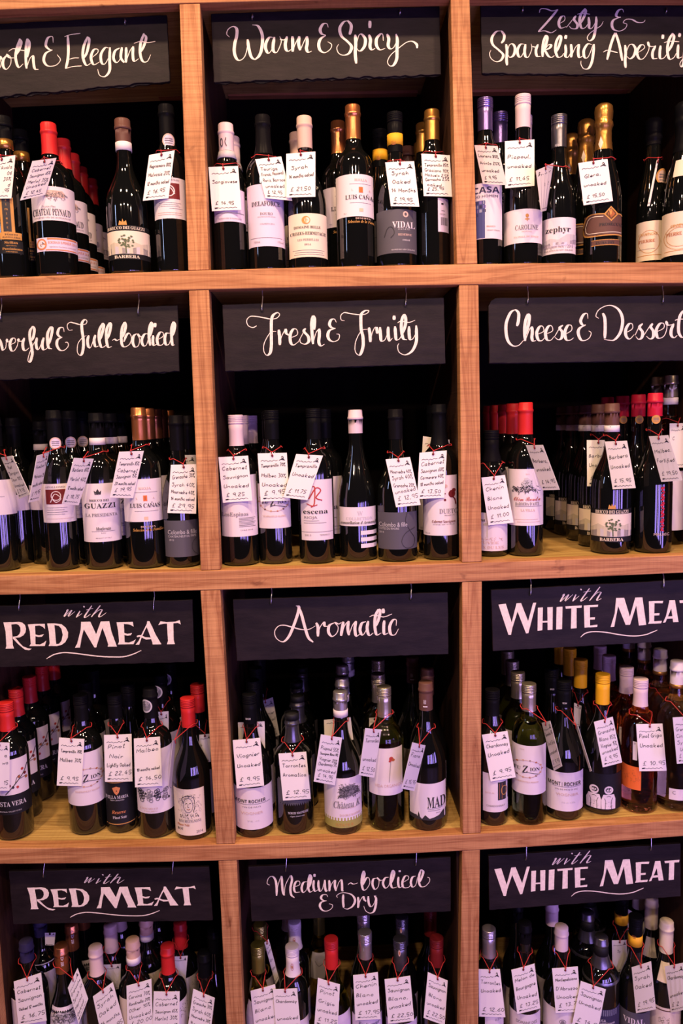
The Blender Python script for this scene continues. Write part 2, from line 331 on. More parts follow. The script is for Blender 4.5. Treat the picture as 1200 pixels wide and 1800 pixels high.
# brush strokes as traced centre lines: (origin x, origin y, scale, wmax px, wmin px, strokes)
STROKES = {
'12': [(380, 20, 6, 6.6, 2.2, """140,270 110,240 125,190 175,160 215,185 215,260 195,340 190,430 215,500 255,515 300,475 325,390 330,295|330,295 345,400 370,480 410,507 440,490|380,142 440,155 480,230 487,310 475,410 450,470 410,507
600,275 560,275 525,330 520,390 545,440 575,420 605,350 612,280|612,270 600,350 600,410 625,435 650,415 685,320 668,262|672,295 715,300 748,262|745,265 728,340 735,400 760,420 790,400
802,262 806,340 805,425|805,425 830,350 870,265|875,262 868,340 885,410|885,410 915,340 950,262|957,262 958,340 950,390 968,430 1005,420"""),
 (560, 20, 6, 6.6, 2.2, """100,170 85,130 45,135 15,190 30,235 75,252|75,252 20,290 0,350 15,410 65,435 120,400 135,350 95,320
305,98 340,140 340,190 325,245|305,98 260,115 222,180 240,260 300,315 345,370 325,435 270,462 215,445 190,390 210,345
385,245 390,340 385,440 395,550|400,340 420,260 450,240 490,290 485,360 450,410 420,415 400,385|530,245 545,300 540,370 560,405 595,390|540,100 538,175
680,310 675,245 650,240 610,290 610,360 645,405 700,390|720,238 738,290 732,360 755,395 790,380 815,330|815,238 828,300 825,400 822,500 790,565 750,575 725,530 760,460 840,390 920,330 980,315 1030,345 1038,390""")],
'11': [(0, 40, 4.286, 5.8, 2.0, """-15,250 -45,290 -40,340 -10,350 8,310 0,255 20,275 55,240|55,240 25,280 25,330 50,350 80,310 80,260 52,238 70,262 110,265
150,122 125,200 118,270 140,335 175,310|145,120 160,150 140,210 112,250|65,215 100,195 150,205 190,210|205,120 195,200 195,280 200,345|205,120 222,160 205,260|200,340 225,270 248,245|250,245 252,290 262,345 290,352
400,150 395,105 360,115 345,170 370,200 395,205|395,205 345,230 330,285 360,325 420,320 455,280 430,240
510,95 515,200 510,280 495,345|485,105 530,90 605,80|520,275 560,265 595,265|490,345 550,330 615,325
660,105 630,180 625,260 650,320 690,300|655,105 672,130 655,220 632,265|690,265 735,225 735,200 705,205 685,260 705,315 750,295
820,190 790,190 760,240 765,300 790,310 820,260|828,185 825,270 825,360 790,405 750,395 735,350|900,190 865,215 855,270 880,300 910,260 918,190|918,185 910,260 935,300
950,185 950,240 948,300|948,300 975,220 1000,178|1003,178 1000,240 1010,290 1045,270|1085,80 1060,150 1055,230 1075,290 1110,290 1135,240|1075,85 1100,110 1085,170 1060,220|1010,155 1060,140 1110,150 1170,140
-290,160 -250,190 -265,235|-290,160 -340,190 -345,235 -290,275 -270,320 -310,355 -360,340 -365,300|-210,250 -210,335|-210,335 -180,250|-175,250 -170,338|-170,338 -135,250|-130,250 -120,340 -85,320""")],
'13': [(840, 0, 6, 5.8, 2.0, """645,135 660,95 720,95 780,115 840,100|840,100 740,220 635,335|635,335 700,325 770,345 825,315|855,250 910,215 910,170 875,180 850,240 870,295 930,280|930,290 990,215 1032,165|1032,165 1012,205 1048,260 1035,300 985,300 960,275
1130,90 1085,150 1070,220 1090,295 1130,290 1165,240|1120,90 1135,120 1110,190 1075,250|1045,150 1100,140 1180,150
245,325 275,370 270,420 245,455|245,325 190,335 145,400 155,470 220,530 265,580 240,635 190,650 140,620 120,570 135,530|295,465 305,540 300,620 305,690|310,540 330,475 365,465 390,510 375,580 335,605 315,575
490,465 445,470 415,530 425,590 450,600 480,550 500,465|500,465 490,540 500,595 530,600 565,520 560,462|570,490 610,495 635,465|630,470 610,530 620,590 660,595|715,370 690,440 680,520 680,600|715,370 730,400 715,470 688,550|690,545 740,475 768,475 755,505 705,530|705,530 740,590 775,605 805,585
860,370 825,440 815,530 840,600 880,595 905,560|862,370 875,400 855,480 823,550|920,470 925,540 920,590 945,605 975,560|928,370 920,410|980,465 985,540 980,605|980,605 1020,510 1058,465|1065,465 1055,540 1065,605 1105,590"""),
 (1000, 0, 6, 5.8, 2.0, """205,180 210,240 210,290 235,300 270,250 285,180|285,175 285,230 275,320 255,400 215,430 190,400 220,350 290,300 335,270 360,225
575,130 560,98 520,110 495,160 515,180 545,180|545,180 470,210 450,260 470,310 530,328 590,300 608,255 570,238 600,205 660,205 720,235 780,235 802,210
240,470 195,465 155,530 160,600 190,610 220,560 250,470|262,465 255,550 240,650 205,720 155,725 125,680 125,640
485,345 440,470 400,630|490,345 530,480 560,640|360,550 400,530 450,540 510,555|590,475 595,560 590,640 595,715|600,560 630,480 670,470 700,520 680,590 640,620 610,595
720,560 790,510 785,475 750,480 715,550 740,620 790,610 840,520 835,440|830,440 845,485 890,490 915,480|910,485 880,550 885,615 930,615|965,480 955,550 960,615 1000,610 1035,560|990,365 985,410
1090,350 1050,430 1035,530 1055,620 1100,610 1130,560|1085,350 1105,390 1080,480 1040,545|1000,450 1060,435 1160,440|1150,470 1145,550 1150,610 1190,600|1168,350 1160,390
1250,350 1225,440 1215,560 1205,670 1180,705 1168,670 1200,620 1260,560|1290,590 1360,465 1330,510 1370,560 1355,610 1300,605""")],
'21': [(0, 540, 7.5, 6.0, 2.0, """-10,420 15,480 35,570|35,575 75,530 85,425 100,455 135,450|130,500 200,460 195,410 155,420 130,490 150,570 190,570 230,500 240,410|240,415 250,445 290,445 325,405|320,405 300,480 310,555 340,570 385,535
430,250 395,320 395,420 418,530 425,620 395,720 368,700 385,620 425,520 490,400|430,250 452,290 442,380 418,440|487,400 475,480 490,550 520,540 570,400|577,400 557,480 568,555 600,555 640,520|670,255 630,340 625,430 640,530 685,550|675,255 690,290 670,400 640,490
845,325 830,270 780,280 760,350 790,390 820,395|820,395 760,430 750,500 790,565 850,565 900,510 890,465 858,465
955,300 905,300 885,240 920,200 980,210 1060,230 1130,220 1145,180 1115,165 1080,210 1080,300 1095,400 1100,500 1085,600 1055,635 1020,590 1025,490 1060,430 1100,390 1140,375
-60,420 -85,480 -65,560 -30,540 -10,420|-150,425 -185,480 -170,560 -130,560 -110,490 -145,425 -90,440|-300,260 -305,420 -300,590|-340,310 -295,250 -225,260 -200,330 -240,410 -297,425"""),
 (150, 540, 6.667, 6.0, 2.0, """40,330 25,390 35,460 65,465 110,330|117,325 102,390 117,460 155,455|200,190 165,270 160,370 185,465 225,460 250,430|200,185 215,220 195,310 168,385|285,180 250,260 245,360 265,465 310,460|287,178 298,215 280,310 252,375|315,390 340,375 370,390 400,375
455,175 430,250 420,350 430,440 465,465 520,430 540,360 515,305 480,330 450,405|460,172 472,220 455,300 428,355|600,310 565,340 555,410 580,465 620,450 635,380 610,315 640,345 670,340
735,310 690,320 660,390 680,450 715,440 745,350|770,175 750,250 745,350 760,450|768,172 785,210 770,290 748,350|795,330 790,390 800,445 835,435|818,185 815,235|850,380 910,340 905,295 870,300 840,370 855,440 900,440 925,400
990,305 945,310 930,380 945,440 980,430 1005,360|1030,170 1010,250 1010,350 1020,440 1045,440|1032,170 1048,210 1035,290 1012,340""")],
'22': [(420, 530, 6.667, 6.6, 2.2, """205,285 160,305 105,280 90,220 130,175 200,175 290,190 370,205 440,195 475,155 450,130 400,160 380,220 378,320 378,420 378,520 365,600 325,630 290,580 295,490 340,400 380,355 435,350
465,330 475,420 478,510|478,505 495,420 540,325|545,320 552,370 585,395|590,430 680,390 675,330 635,325 600,390 605,480 640,510 690,475|690,480 780,315|780,315 760,350 810,410 815,470 770,500 720,480 715,440
865,165 850,260 855,360 867,500|868,165 885,210 880,330|870,480 900,370 935,320|942,318 940,400 935,480 960,520 1000,500
1140,245 1115,205 1075,220 1060,270 1085,305 1130,315|1130,315 1060,340 1040,400 1060,450 1110,470 1165,445 1175,390 1140,380"""),
 (580, 530, 6.667, 6.6, 2.2, """170,225 130,215 125,165 165,130 230,140 340,155 420,145 455,110 410,108 365,150 360,230 365,330 385,420 385,530 350,625 305,605 290,540 310,440 370,340 440,325
455,305 467,390 472,475|472,470 490,380 520,310 545,300|545,300 550,340 555,375|585,300 590,390 600,460 640,450 670,380 680,300|680,295 680,380 695,460 730,430|760,290 765,370 775,445 810,440 835,400|750,165 750,215
865,150 840,220 835,320 855,430 900,450|868,148 885,200 880,280 850,370|790,250 830,230 920,245 995,220|925,290 925,370 935,440 965,440 1000,380 1010,280|1008,280 1012,380 1007,480 960,580 880,625 810,595 790,530 805,490""")],
'23': [(870, 520, 7.06, 6.6, 2.2, """250,170 290,215 288,310 270,375|250,170 190,210 140,330 135,450 160,560 220,620 290,615 355,550|405,225 375,320 365,430 372,560|408,222 425,260 410,370 372,490|375,550 420,430 450,380|457,380 460,450 455,520 470,560 505,555
520,480 600,440 590,380 550,385 515,460 535,545 580,555 625,505|630,475 710,435 700,375 660,380 625,455 640,540 690,550 730,505|735,510 800,400 840,365|840,365 800,400 832,450 825,520 785,545 740,515|865,480 945,430 945,370 900,370 865,450 880,540 930,550 975,520
1150,285 1140,220 1095,235 1060,310 1085,360 1125,360|1125,360 1050,400 1030,460 1060,540 1110,555 1170,520 1190,460 1160,435"""),
 (1030, 520, 7.06, 6.6, 2.2, """155,280 120,250 150,180 230,130 310,120 390,160 440,240 450,340 420,460 350,545 280,550 220,540|205,215 230,280 235,400 230,530|490,460 570,410 570,350 530,350 490,420 495,500 540,535 595,480
605,490 660,380 700,345|700,345 660,390 698,450 690,515 650,540 615,505|715,490 800,360 825,345|825,345 800,385 832,440 830,510 790,535 745,500|870,450 960,400 960,345 915,345 870,420 880,510 920,525 970,490 1000,400 990,310
990,315 1010,360 1055,360 1090,345|1085,350 1055,420 1055,490 1090,520 1130,490|1200,185 1160,260 1145,370 1150,460 1190,515 1240,480|1100,305 1150,290 1260,290""")],
'32': [(470, 1050, 4.8, 6.4, 2.3, """240,72 265,80 255,140 220,240 180,330 130,375 75,345 60,290 90,245 140,235 220,255 290,272 350,270 405,240|255,72 285,140 315,250 345,340 385,378|410,215 425,250 425,330|425,325 440,260 470,210|478,205 482,240 510,245
560,215 520,240 515,295 545,330 585,300 595,250 565,212 600,225 625,210|640,205 630,260 620,325|620,325 650,240 680,200|684,200 677,260 687,320|687,320 715,240 742,200|747,200 737,260 747,325 780,310
830,205 795,220 780,275 800,318 830,280 848,205|850,200 840,260 857,320 893,300|935,100 910,160 905,240 920,315 960,300|938,98 950,120 935,190 908,250|860,165 900,150 980,165 1050,140|985,195 980,250 985,310 1020,300|975,95 978,135|1085,240 1085,190 1055,195 1030,250 1040,310 1075,315 1105,265""")],
'42': [(460, 1530, 7.5, 4.9, 1.7, """105,195 70,170 90,100 140,80 180,130 195,230 195,335|195,330 215,190 255,70|262,75 267,180 277,280 297,330|297,330 310,200 375,65|387,65 397,130 377,230 387,320 430,360|425,220 495,190 495,145 450,150 425,220 440,285 505,285
600,150 550,160 525,230 545,290 590,250 610,150|630,55 615,140 612,230 635,285 675,265|632,53 652,90 640,170 614,230|687,130 680,210 700,275 740,255|695,45 695,85|747,130 747,210 767,275 800,240 825,130|830,125 832,210 847,275 870,260
887,130 892,200 890,275|890,270 920,180 960,125|967,125 962,200 977,270|977,270 1010,170 1045,115|1052,120 1057,200 1060,265 1080,270
870,350 850,320 800,325 780,365 810,395 855,400|855,400 785,420 765,470 800,525 860,535 920,500 930,455 885,440"""),
 (600, 1530, 7.06, 4.9, 1.7, """80,178 110,155 150,170 200,155|270,5 255,80 250,160 270,240 310,230 350,160 340,95 305,100 268,180|275,5 285,50 265,130 250,180|440,95 395,110 385,180 415,235 455,200 465,130 440,90 480,125 515,115
585,85 540,95 515,160 545,220 590,180 605,90|632,0 615,80 610,150 630,215 690,205|635,-5 655,30 635,110 612,160|707,80 702,150 717,210 755,200|722,-2 722,20|765,150 830,105 825,70 785,75 755,150 770,210 830,210 862,170
920,70 880,85 860,150 880,205 920,180 945,80|985,-10 965,60 960,140 985,200 1040,195 1090,140 1090,95 1065,85|990,-10 1015,20 990,100 963,150
-47,340 -60,315 -15,283 50,278 130,305 168,370 140,440 80,478 30,472|22,298 20,380 27,462|205,330 210,400 205,465|207,460 230,380 265,320|272,320 282,360 305,385|332,320 335,390 355,445 385,440 415,380 425,310|407,315 428,350 425,430 400,510 350,530 300,500 275,440""")],
'31': [(0, 1050, 6.667, 3.6, 1.5, """775,155 795,148 748,225|752,230 835,150|843,150 797,220|800,228 880,165|937,160 893,235|893,235 960,190|990,105 978,115|1075,98 992,222 1010,232 1062,195|1010,148 1090,130|1175,95 1070,230|1080,215 1160,150 1200,145|1200,145 1160,215 1175,228 1245,180"""),
 (0, 1050, 6.667, 3.6, 3.0, """545,720 590,692 640,668 740,648 850,653 1000,672 1150,690 1300,698 1450,695 1560,665 1655,622""")],
'33': [(865, 1020, 6, 3.6, 1.5, """735,160 757,150 714,225|718,228 800,150|808,150 764,215|768,222 850,150|882,150 848,222|848,222 915,165|940,92 930,102|1025,85 937,208 955,213 1003,175|960,125 1040,113|1135,70 1025,215|1035,200 1110,130 1150,125|1150,125 1103,202 1115,210 1150,192"""),
 (1000, 1020, 6, 3.4, 2.8, """120,600 170,560 250,542 380,548 540,575 680,588 800,575 870,550 930,525""")]}
POLYS = {
'31': (0, 1050, 6.667, """40,295 130,290 145,450 150,560 165,600 65,602 75,570 65,400
40,294 130,292 220,287 262,297 293,325 305,370 298,410 275,445 230,470 170,475 150,462 200,455 228,430 240,395 238,355 220,325 190,312 135,318
150,458 190,485 230,535 270,575 330,598 372,603 340,620 290,612 220,555 152,485
325,318 410,312 415,430 415,540 430,570 345,572 360,545 350,400
400,312 525,310 527,372 500,345 460,330 405,335
413,435 455,445 515,432 490,462 450,465 413,455
350,572 400,550 470,552 515,530 543,505 525,570
553,308 635,305 645,400 655,520 665,570 570,570 582,540 572,400
553,306 640,305 720,315 770,355 798,410 795,470 765,525 720,558 660,572 650,548 690,545 720,510 735,440 720,370 690,335 640,325
950,285 985,360 955,480 937,588 878,590 905,540 945,380
952,287 1058,285 1125,430 1145,470 1130,585 1105,587 1060,510 975,365
1120,450 1180,283 1205,340 1135,560 1118,590 1105,585
1180,283 1280,280 1305,400 1370,578 1262,578 1268,550 1235,450 1195,345
1365,293 1450,290 1455,400 1460,520 1470,548 1380,552 1395,520 1385,400
1440,290 1555,287 1565,345 1535,325 1500,315 1450,313
1452,415 1490,428 1548,418 1530,445 1490,450 1452,440
1385,552 1455,526 1510,530 1560,512 1592,490 1565,548
1735,280 1742,310 1700,380 1660,470 1630,555 1588,555 1625,510 1660,430
1725,280 1750,280 1790,360 1820,430 1890,550 1788,552 1785,530 1750,430 1715,340
1600,452 1625,442 1650,442 1700,467 1770,472 1770,490 1710,495 1640,462 1605,468
1855,325 1880,280 1950,290 2050,285 2105,268 2118,318 2085,300 2040,303 1930,308 1890,315
1955,300 2030,300 2035,500 2048,548 1955,550 1968,510"""),
'33': (865, 1020, 6, """65,257 142,247 212,470 197,575 170,575
195,480 255,243 275,300 212,500 197,575
255,243 303,240 385,450 380,558 355,560 262,320
372,450 430,238 463,236 380,558
480,290 533,286 527,527 477,533
580,285 637,282 635,522 583,525
526,430 584,428 584,445 526,447
677,283 740,278 735,515 673,520
770,275 943,266 940,290 888,292 775,300
833,290 888,288 888,505 828,510
965,267 1028,262 1030,495 972,500
1020,262 1115,257 1112,280 1026,284
1026,393 1083,390 1080,413 1026,415
1026,478 1108,468 1105,492 1026,497
1305,190 1330,250 1285,490 1247,493 1290,350
1305,187 1390,185 1455,400 1450,470 1405,470 1325,270
1440,420 1507,182 1522,250 1452,470
1507,182 1582,180 1622,470 1545,477 1515,250
1650,222 1710,218 1705,430 1718,455 1643,460 1655,430
1700,218 1802,217 1795,243 1704,241
1704,350 1763,347 1760,370 1704,372
1704,433 1787,428 1780,453 1704,458
1868,212 1890,230 1885,300 1825,445 1798,448 1830,380
1865,212 1925,210 1963,440 1907,443 1885,290
1845,382 1915,378 1918,402 1840,407
1972,213 2140,205 2135,232 1977,240
2026,225 2083,223 2078,435 2020,440""")}
def affine(src, dst):
    (x0, y0), (x1, y1), (x2, y2) = src
    M = Matrix(((x0, y0, 1), (x1, y1, 1), (x2, y2, 1))).inverted()
    a = M @ Vector([p[0] for p in dst]); b = M @ Vector([p[1] for p in dst])
    return lambda x, y: (a[0]*x+a[1]*y+a[2], b[0]*x+b[1]*y+b[2])
SAME = {'41': ('31', affine([(6, 1094.2), (317.7, 1097.7), (9.8, 1140.3)], [(47.7, 1560.6), (344, 1563), (53.8, 1598.3)]), 0.93),
        '43': ('33', affine([(875.8, 1062.8), (1192.2, 1093.3), (893.3, 1115.8)], [(868.5, 1527.8), (1165.9, 1547.3), (884.7, 1574.9)]), 0.92)}
hook_n = 0
for key, (tl, tr, br, bl, holes) in SIGNS.items():
    row = int(key[0])-1; y0 = SIGNY[row]; rnd = random.Random(int(key))
    C4 = [at_y(*c, y0) for c in (bl, br, tr, tl)]
    base = Vector(((C4[0].x+C4[2].x)/2, y0, (C4[0].z+C4[2].z)/2))
    # outline with chipped lower edge and slightly uneven sides
    out = []
    def edge(a, b, n, amp):
        for i in range(n):
            t = i/n; q = a.lerp(b, t); nrm = Vector((-(b-a).z, 0, (b-a).x)).normalized()
            k = amp*rnd.uniform(-1, 1) if i else 0
            out.append((q.x+nrm.x*k-base.x, q.z+nrm.z*k-base.z))
    chip = {'11': .0022, '12': .002, '13': .0014, '21': .0014}.get(key, 0.0006)
    edge(C4[0], C4[1], 44, chip); edge(C4[1], C4[2], 8, 0.0005)
    edge(C4[2], C4[3], 30, 0.0005); edge(C4[3], C4[0], 8, 0.0005)
    if key in ('23', '11'):   # worn round corner at the upper left / lower left
        i = 44+8+30
        out[i] = (out[i][0]+0.006, out[i][1]-0.006)
    sgn = empty('slate_sign', base, SIGN_LABEL[key], 'sign', 'hanging slate signs')
    v, f = prism(out, 0, 0.008)
    o = link('slate_board', v, f, M_SLATE, sgn); bevel(o, 0.0012, 2)
    # chipped flakes along the lower edge: a second thin layer behind, a little longer
    low = []
    n = 60
    for i in range(n+1):
        q = C4[0].lerp(C4[1], 0.004+0.992*i/n); low.append((q.x-base.x, q.z-base.z-chip*1.6*rnd.random()))
    up = [(x, z+0.012) for x, z in low[::-1]]
    v, f = prism(low+up, 0.004, 0.0075); link('chipped_edge', v, f, M_SLATE, sgn)
    V = []; F = []
    src, tf, ws = SAME.get(key, (key, lambda x, y: (x, y), 1.0))
    nput = [0]
    def put(vv, ff):
        o = len(V); nput[0] += 1; h = len(vv)//2
        for i, (x, y) in enumerate(vv):
            e = 0.0004+0.000009*nput[0]+0.0000012*(i % h if len(ff) > 1 else 0)   # each brush stroke lies on the one before
            q = at_y(*tf(x, y), y0-e); V.append((q.x-base.x, -e, q.z-base.z))
        F.extend([[i+o for i in q] for q in ff])
    for ox, oy, s, wmax, wmin, txt in STROKES.get(src, []):
        for st in txt.replace('\n', '|').split('|'):
            pts = [(x/s+ox, y/s+oy) for x, y in P(st)]
            short = len(pts) == 2 and abs(pts[0][0]-pts[1][0])+abs(pts[0][1]-pts[1][1]) < 13
            path = catmull(pts, 7)
            def wf(i, n, dx, dy, wmax=wmax, wmin=wmin, short=short):
                d = max(0.0, dy); w = 0.82*(wmin*0.75+(wmax-wmin*0.75)*d**1.3)
                if short: w = wmax*0.95
                e = min(i, n-1-i)/max(1, n-1)
                return w*min(1, 0.45+e*7)
            W = [wf(i, len(path), *(lambda a, b: ((b[0]-a[0])/(math.hypot(b[0]-a[0], b[1]-a[1]) or 1), (b[1]-a[1])/(math.hypot(b[0]-a[0], b[1]-a[1]) or 1)))(path[max(i-1, 0)], path[min(i+1, len(path)-1)])) for i in range(len(path))]
            for _ in range(2): W = [(W[max(i-1, 0)]+2*W[i]+W[min(i+1, len(W)-1)])/4 for i in range(len(W))]
            put(*ribbon(path, lambda i, n, dx, dy: W[i]))
    if src in POLYS:
        ox, oy, s, txt = POLYS[src]
        for line in txt.split('\n'):
            pts = [(x/s+ox, y/s+oy) for x, y in P(line)]
            put(pts, [list(range(len(pts)))])
    link('painted_lettering', V, F, M_PAINT, sgn)
    for j, (hx, hy) in enumerate(holes):
        h = at_y(hx, hy, y0)
        ring = [(0.0042*cos(t*pi/6), 0.0042*sin(t*pi/6)) for t in range(12)]
        link('hook_hole', [(h.x-base.x+a, -0.0004, h.z-base.z+b) for a, b in ring], [list(range(12))], M_HOLE, sgn)
        # bent wire hook from the underside of the rail down through the hole
        ztop = BOTS[row](h.x)
        yr = y0-0.006
        pts = [Vector((h.x+0.002, y0+0.004, ztop+0.004)), Vector((h.x+0.002, y0+0.004, ztop-0.006)), Vector((h.x+0.003, y0+0.002, (ztop*2+h.z)/3)),
               Vector((h.x+0.0015, y0-0.003, (ztop+2*h.z)/3)), Vector((h.x+0.001, y0-0.0045, h.z+0.008)), Vector((h.x+0.0002, y0-0.0045, h.z+0.0015)), Vector((h.x, y0-0.002, h.z-0.001)), Vector((h.x, y0+0.0035, h.z+0.001))]
        dense = []
        for a, b in zip(pts, pts[1:]): dense += [a.lerp(b, t/3) for t in range(3)]
        dense.append(pts[-1])
        hk = link('sign_hook', *tube([p-h for p in dense], 0.0013, 6), M_WIRE, smooth=True, loc=h)
        nm = {'11': 'Smooth & Elegant', '12': 'Warm & Spicy', '13': 'Zesty & Sparkling', '21': 'Powerful & Full-bodied', '22': 'Fresh & Fruity', '23': 'Cheese & Dessert', '31': 'upper Red Meat', '32': 'Aromatic', '33': 'upper White Meat', '41': 'lower Red Meat', '42': 'Medium-bodied & Dry', '43': 'lower White Meat'}[key]
        end = ('left', 'right')[(hx > holes[1-j][0])]
        tag(hk, 'steel wire hook at the '+end+' end of the '+nm+' sign', 'hook', 'sign hooks')
# ------------------------------------------------------------------ bottles: shapes, labels, tags
CELL = {'11': (0, 0, 3.243), '12': (340, 0, 2.4), '13': (800, 0, 3.0), '21': (0, 500, 3.077), '22': (360, 500, 2.4), '23': (810, 500, 3.077),
        '31': (0, 1020, 2.857), '32': (380, 1020, 2.5), '33': (810, 1020, 3.077), '41': (0, 1480, 2.79), '42': (400, 1480, 2.667), '43': (810, 1480, 3.077)}
SIGNNAME = {'11': 'Elegant', '12': 'Warm & Spicy', '13': 'Sparkling Aperitif', '21': 'Full-bodied', '22': 'Fresh & Fruity', '23': 'Cheese & Dessert',
            '31': 'upper Red Meat', '32': 'Aromatic', '33': 'upper White Meat', '41': 'lower Red Meat', '42': 'Medium-bodied', '43': 'lower White Meat'}
def styl(s, f):
    base = {'sb': (0x1D400, 0x1D41A, 0x1D7CE), 'i': (0x1D434, 0x1D44E, None), 'bi': (0x1D468, 0x1D482, None), 'nb': (0x1D5D4, 0x1D5EE, 0x1D7EC),
            'sc': (0x1D4D0, 0x1D4EA, None), 'm': (0x1D670, 0x1D68A, 0x1D7F6)}.get(f)
    if not base: return s
    r = ''
    for ch in s:
        if 'A' <= ch <= 'Z': r += chr(base[0]+ord(ch)-65)
        elif f == 'i' and ch == 'h': r += '\u210e'
        elif 'a' <= ch <= 'z': r += chr(base[1]+ord(ch)-97)
        elif '0' <= ch <= '9' and base[2]: r += chr(base[2]+ord(ch)-48)
        else: r += ch
    return r
_tcache = {}
def text_geo(s, f):
    """flat glyph faces normalised to cap height 1, x from 0; returns verts, faces, width"""
    k = (s, f)
    if k not in _tcache:
        c = bpy.data.curves.new('t', 'FONT'); c.body = styl(s, f); c.size = 1; c.resolution_u = 2
        o = bpy.data.objects.new('t', c)
        me = o.to_mesh()
        V = [(v.co.x, v.co.y) for v in me.vertices]; F = [list(p.vertices) for p in me.polygons]
        o.to_mesh_clear(); bpy.data.objects.remove(o); bpy.data.curves.remove(c)
        if V:
            x0 = min(v[0] for v in V); x1 = max(v[0] for v in V)
            V = [((a-x0)/0.70, b/0.70) for a, b in V]; w = (x1-x0)/0.70
        else: w = 1
        _tcache[k] = (V, F, w)
    return _tcache[k]
def profile(kind, H, R, rn=0.0148):
    if kind == 'bord':
        zs, zn = 0.615*H, max(0.735*H, 0.615*H+0.0435)
        sh = [(R, zs), (R*0.985, zs+0.010), (R*0.93, zs+0.019), (R*0.80, zs+0.029), (R*0.62, zs+0.037), (rn+0.006, zn-0.002), (rn+0.002, zn+0.010), (rn, zn+0.022)]
    elif kind == 'burg':
        zs, zn = 0.43*H, 0.76*H
        sh = [(R+(rn-R)*(t-sin(2*pi*t)/(2*pi)*0.75), zs+(zn-zs)*t) for t in [i/9 for i in range(10)]]
    elif kind == 'champ':
        zs, zn = 0.42*H, 0.80*H; rn = 0.0155
        sh = [(R+(rn-R)*(t-sin(2*pi*t)/(2*pi)*0.55), zs+(zn-zs)*t) for t in [i/9 for i in range(10)]]
    else:   # tall sloping
        zs, zn = 0.40*H, 0.80*H
        sh = [(R+(rn-R)*(t-sin(2*pi*t)/(2*pi)*0.5), zs+(zn-zs)*t) for t in [i/9 for i in range(10)]]
    body = [(0, 0.012), (R*0.5, 0.006), (R*0.86, 0.0), (R*0.96, 0.0025), (R, 0.009)]
    return body+sh+[(rn, H-0.006), (rn*0.9, H-0.0035), (0, H-0.0035)]
def prof_r(prof, z):
    for (r0, z0), (r1, z1) in zip(prof[3:], prof[4:]):
        if z0 <= z <= z1 and z1 > z0: return r0+(r1-r0)*(z-z0)/(z1-z0)
    return prof[4][0] if z < prof[4][1] else prof[-3][0]
def cap_prof(kind, prof, H, zc):
    rr = lambda z: prof_r(prof, z)+0.0009
    if kind == 'champ':
        p = [(rr(zc), zc)]
        n = 9
        for i in range(1, n):
            z = zc+(H-0.05-zc)*i/n; p.append((rr(z)*(1.0+0.012*(i % 2)), z))
        r = 0.0165
        return p+[(r+0.0015, H-0.048), (r+0.0035, H-0.043), (r+0.0030, H-0.038), (r+0.0008, H-0.034), (r+0.0018, H-0.028), (r+0.0026, H-0.015), (r+0.0015, H-0.005), (r*0.75, H), (0, H+0.001)]
    rn = prof_r(prof, H-0.02)+0.0010
    p = [(rr(zc), zc), (rr(zc+0.004), zc+0.004)]
    zt = H
    if kind == 'screw':
        for z in (zc+0.3*(zt-zc), zc+0.5*(zt-zc)):
            p.append((max(rr(z), rn), z))
        z = zt-0.020
        p += [(rn+0.0003, z-0.002), (rn-0.0006, z-0.001), (rn-0.0006, z), (rn+0.0006, z+0.0006)]
        for i in range(4):
            q = z+0.002+i*0.0036
            p += [(rn+0.0008, q), (rn+0.0008, q+0.002), (rn+0.0001, q+0.0026), (rn+0.0001, q+0.0032)]
        p += [(rn+0.0008, zt-0.0022), (rn+0.0002, zt-0.0004), (rn-0.0012, zt), (0, zt)]
    else:
        for z in (zc+0.3*(zt-zc), zc+0.6*(zt-zc)): p.append((max(rr(z), rn), z))
        p += [(rn, zt-0.022), (rn+0.0012, zt-0.0205), (rn+0.0016, zt-0.018), (rn+0.0012, zt-0.0155), (rn+0.0002, zt-0.0145), (rn, zt-0.002), (rn-0.0014, zt), (0, zt)]
    return p
BOTTLES = []; LASTX = {}
def arc_patch(R, th0, p0, p1, z0, z1, n=14, rz=None):
    V = []; F = []
    for i in range(n+1):
        a = p0+(p1-p0)*i/n+th0
        for z in (z0, z1):
            r = R if rz is None else rz(z)
            V.append((r*sin(a), -r*cos(a), z))
    for i in range(n): F.append([2*i, 2*i+2, 2*i+3, 2*i+1])
    return V, F
class Bt: pass
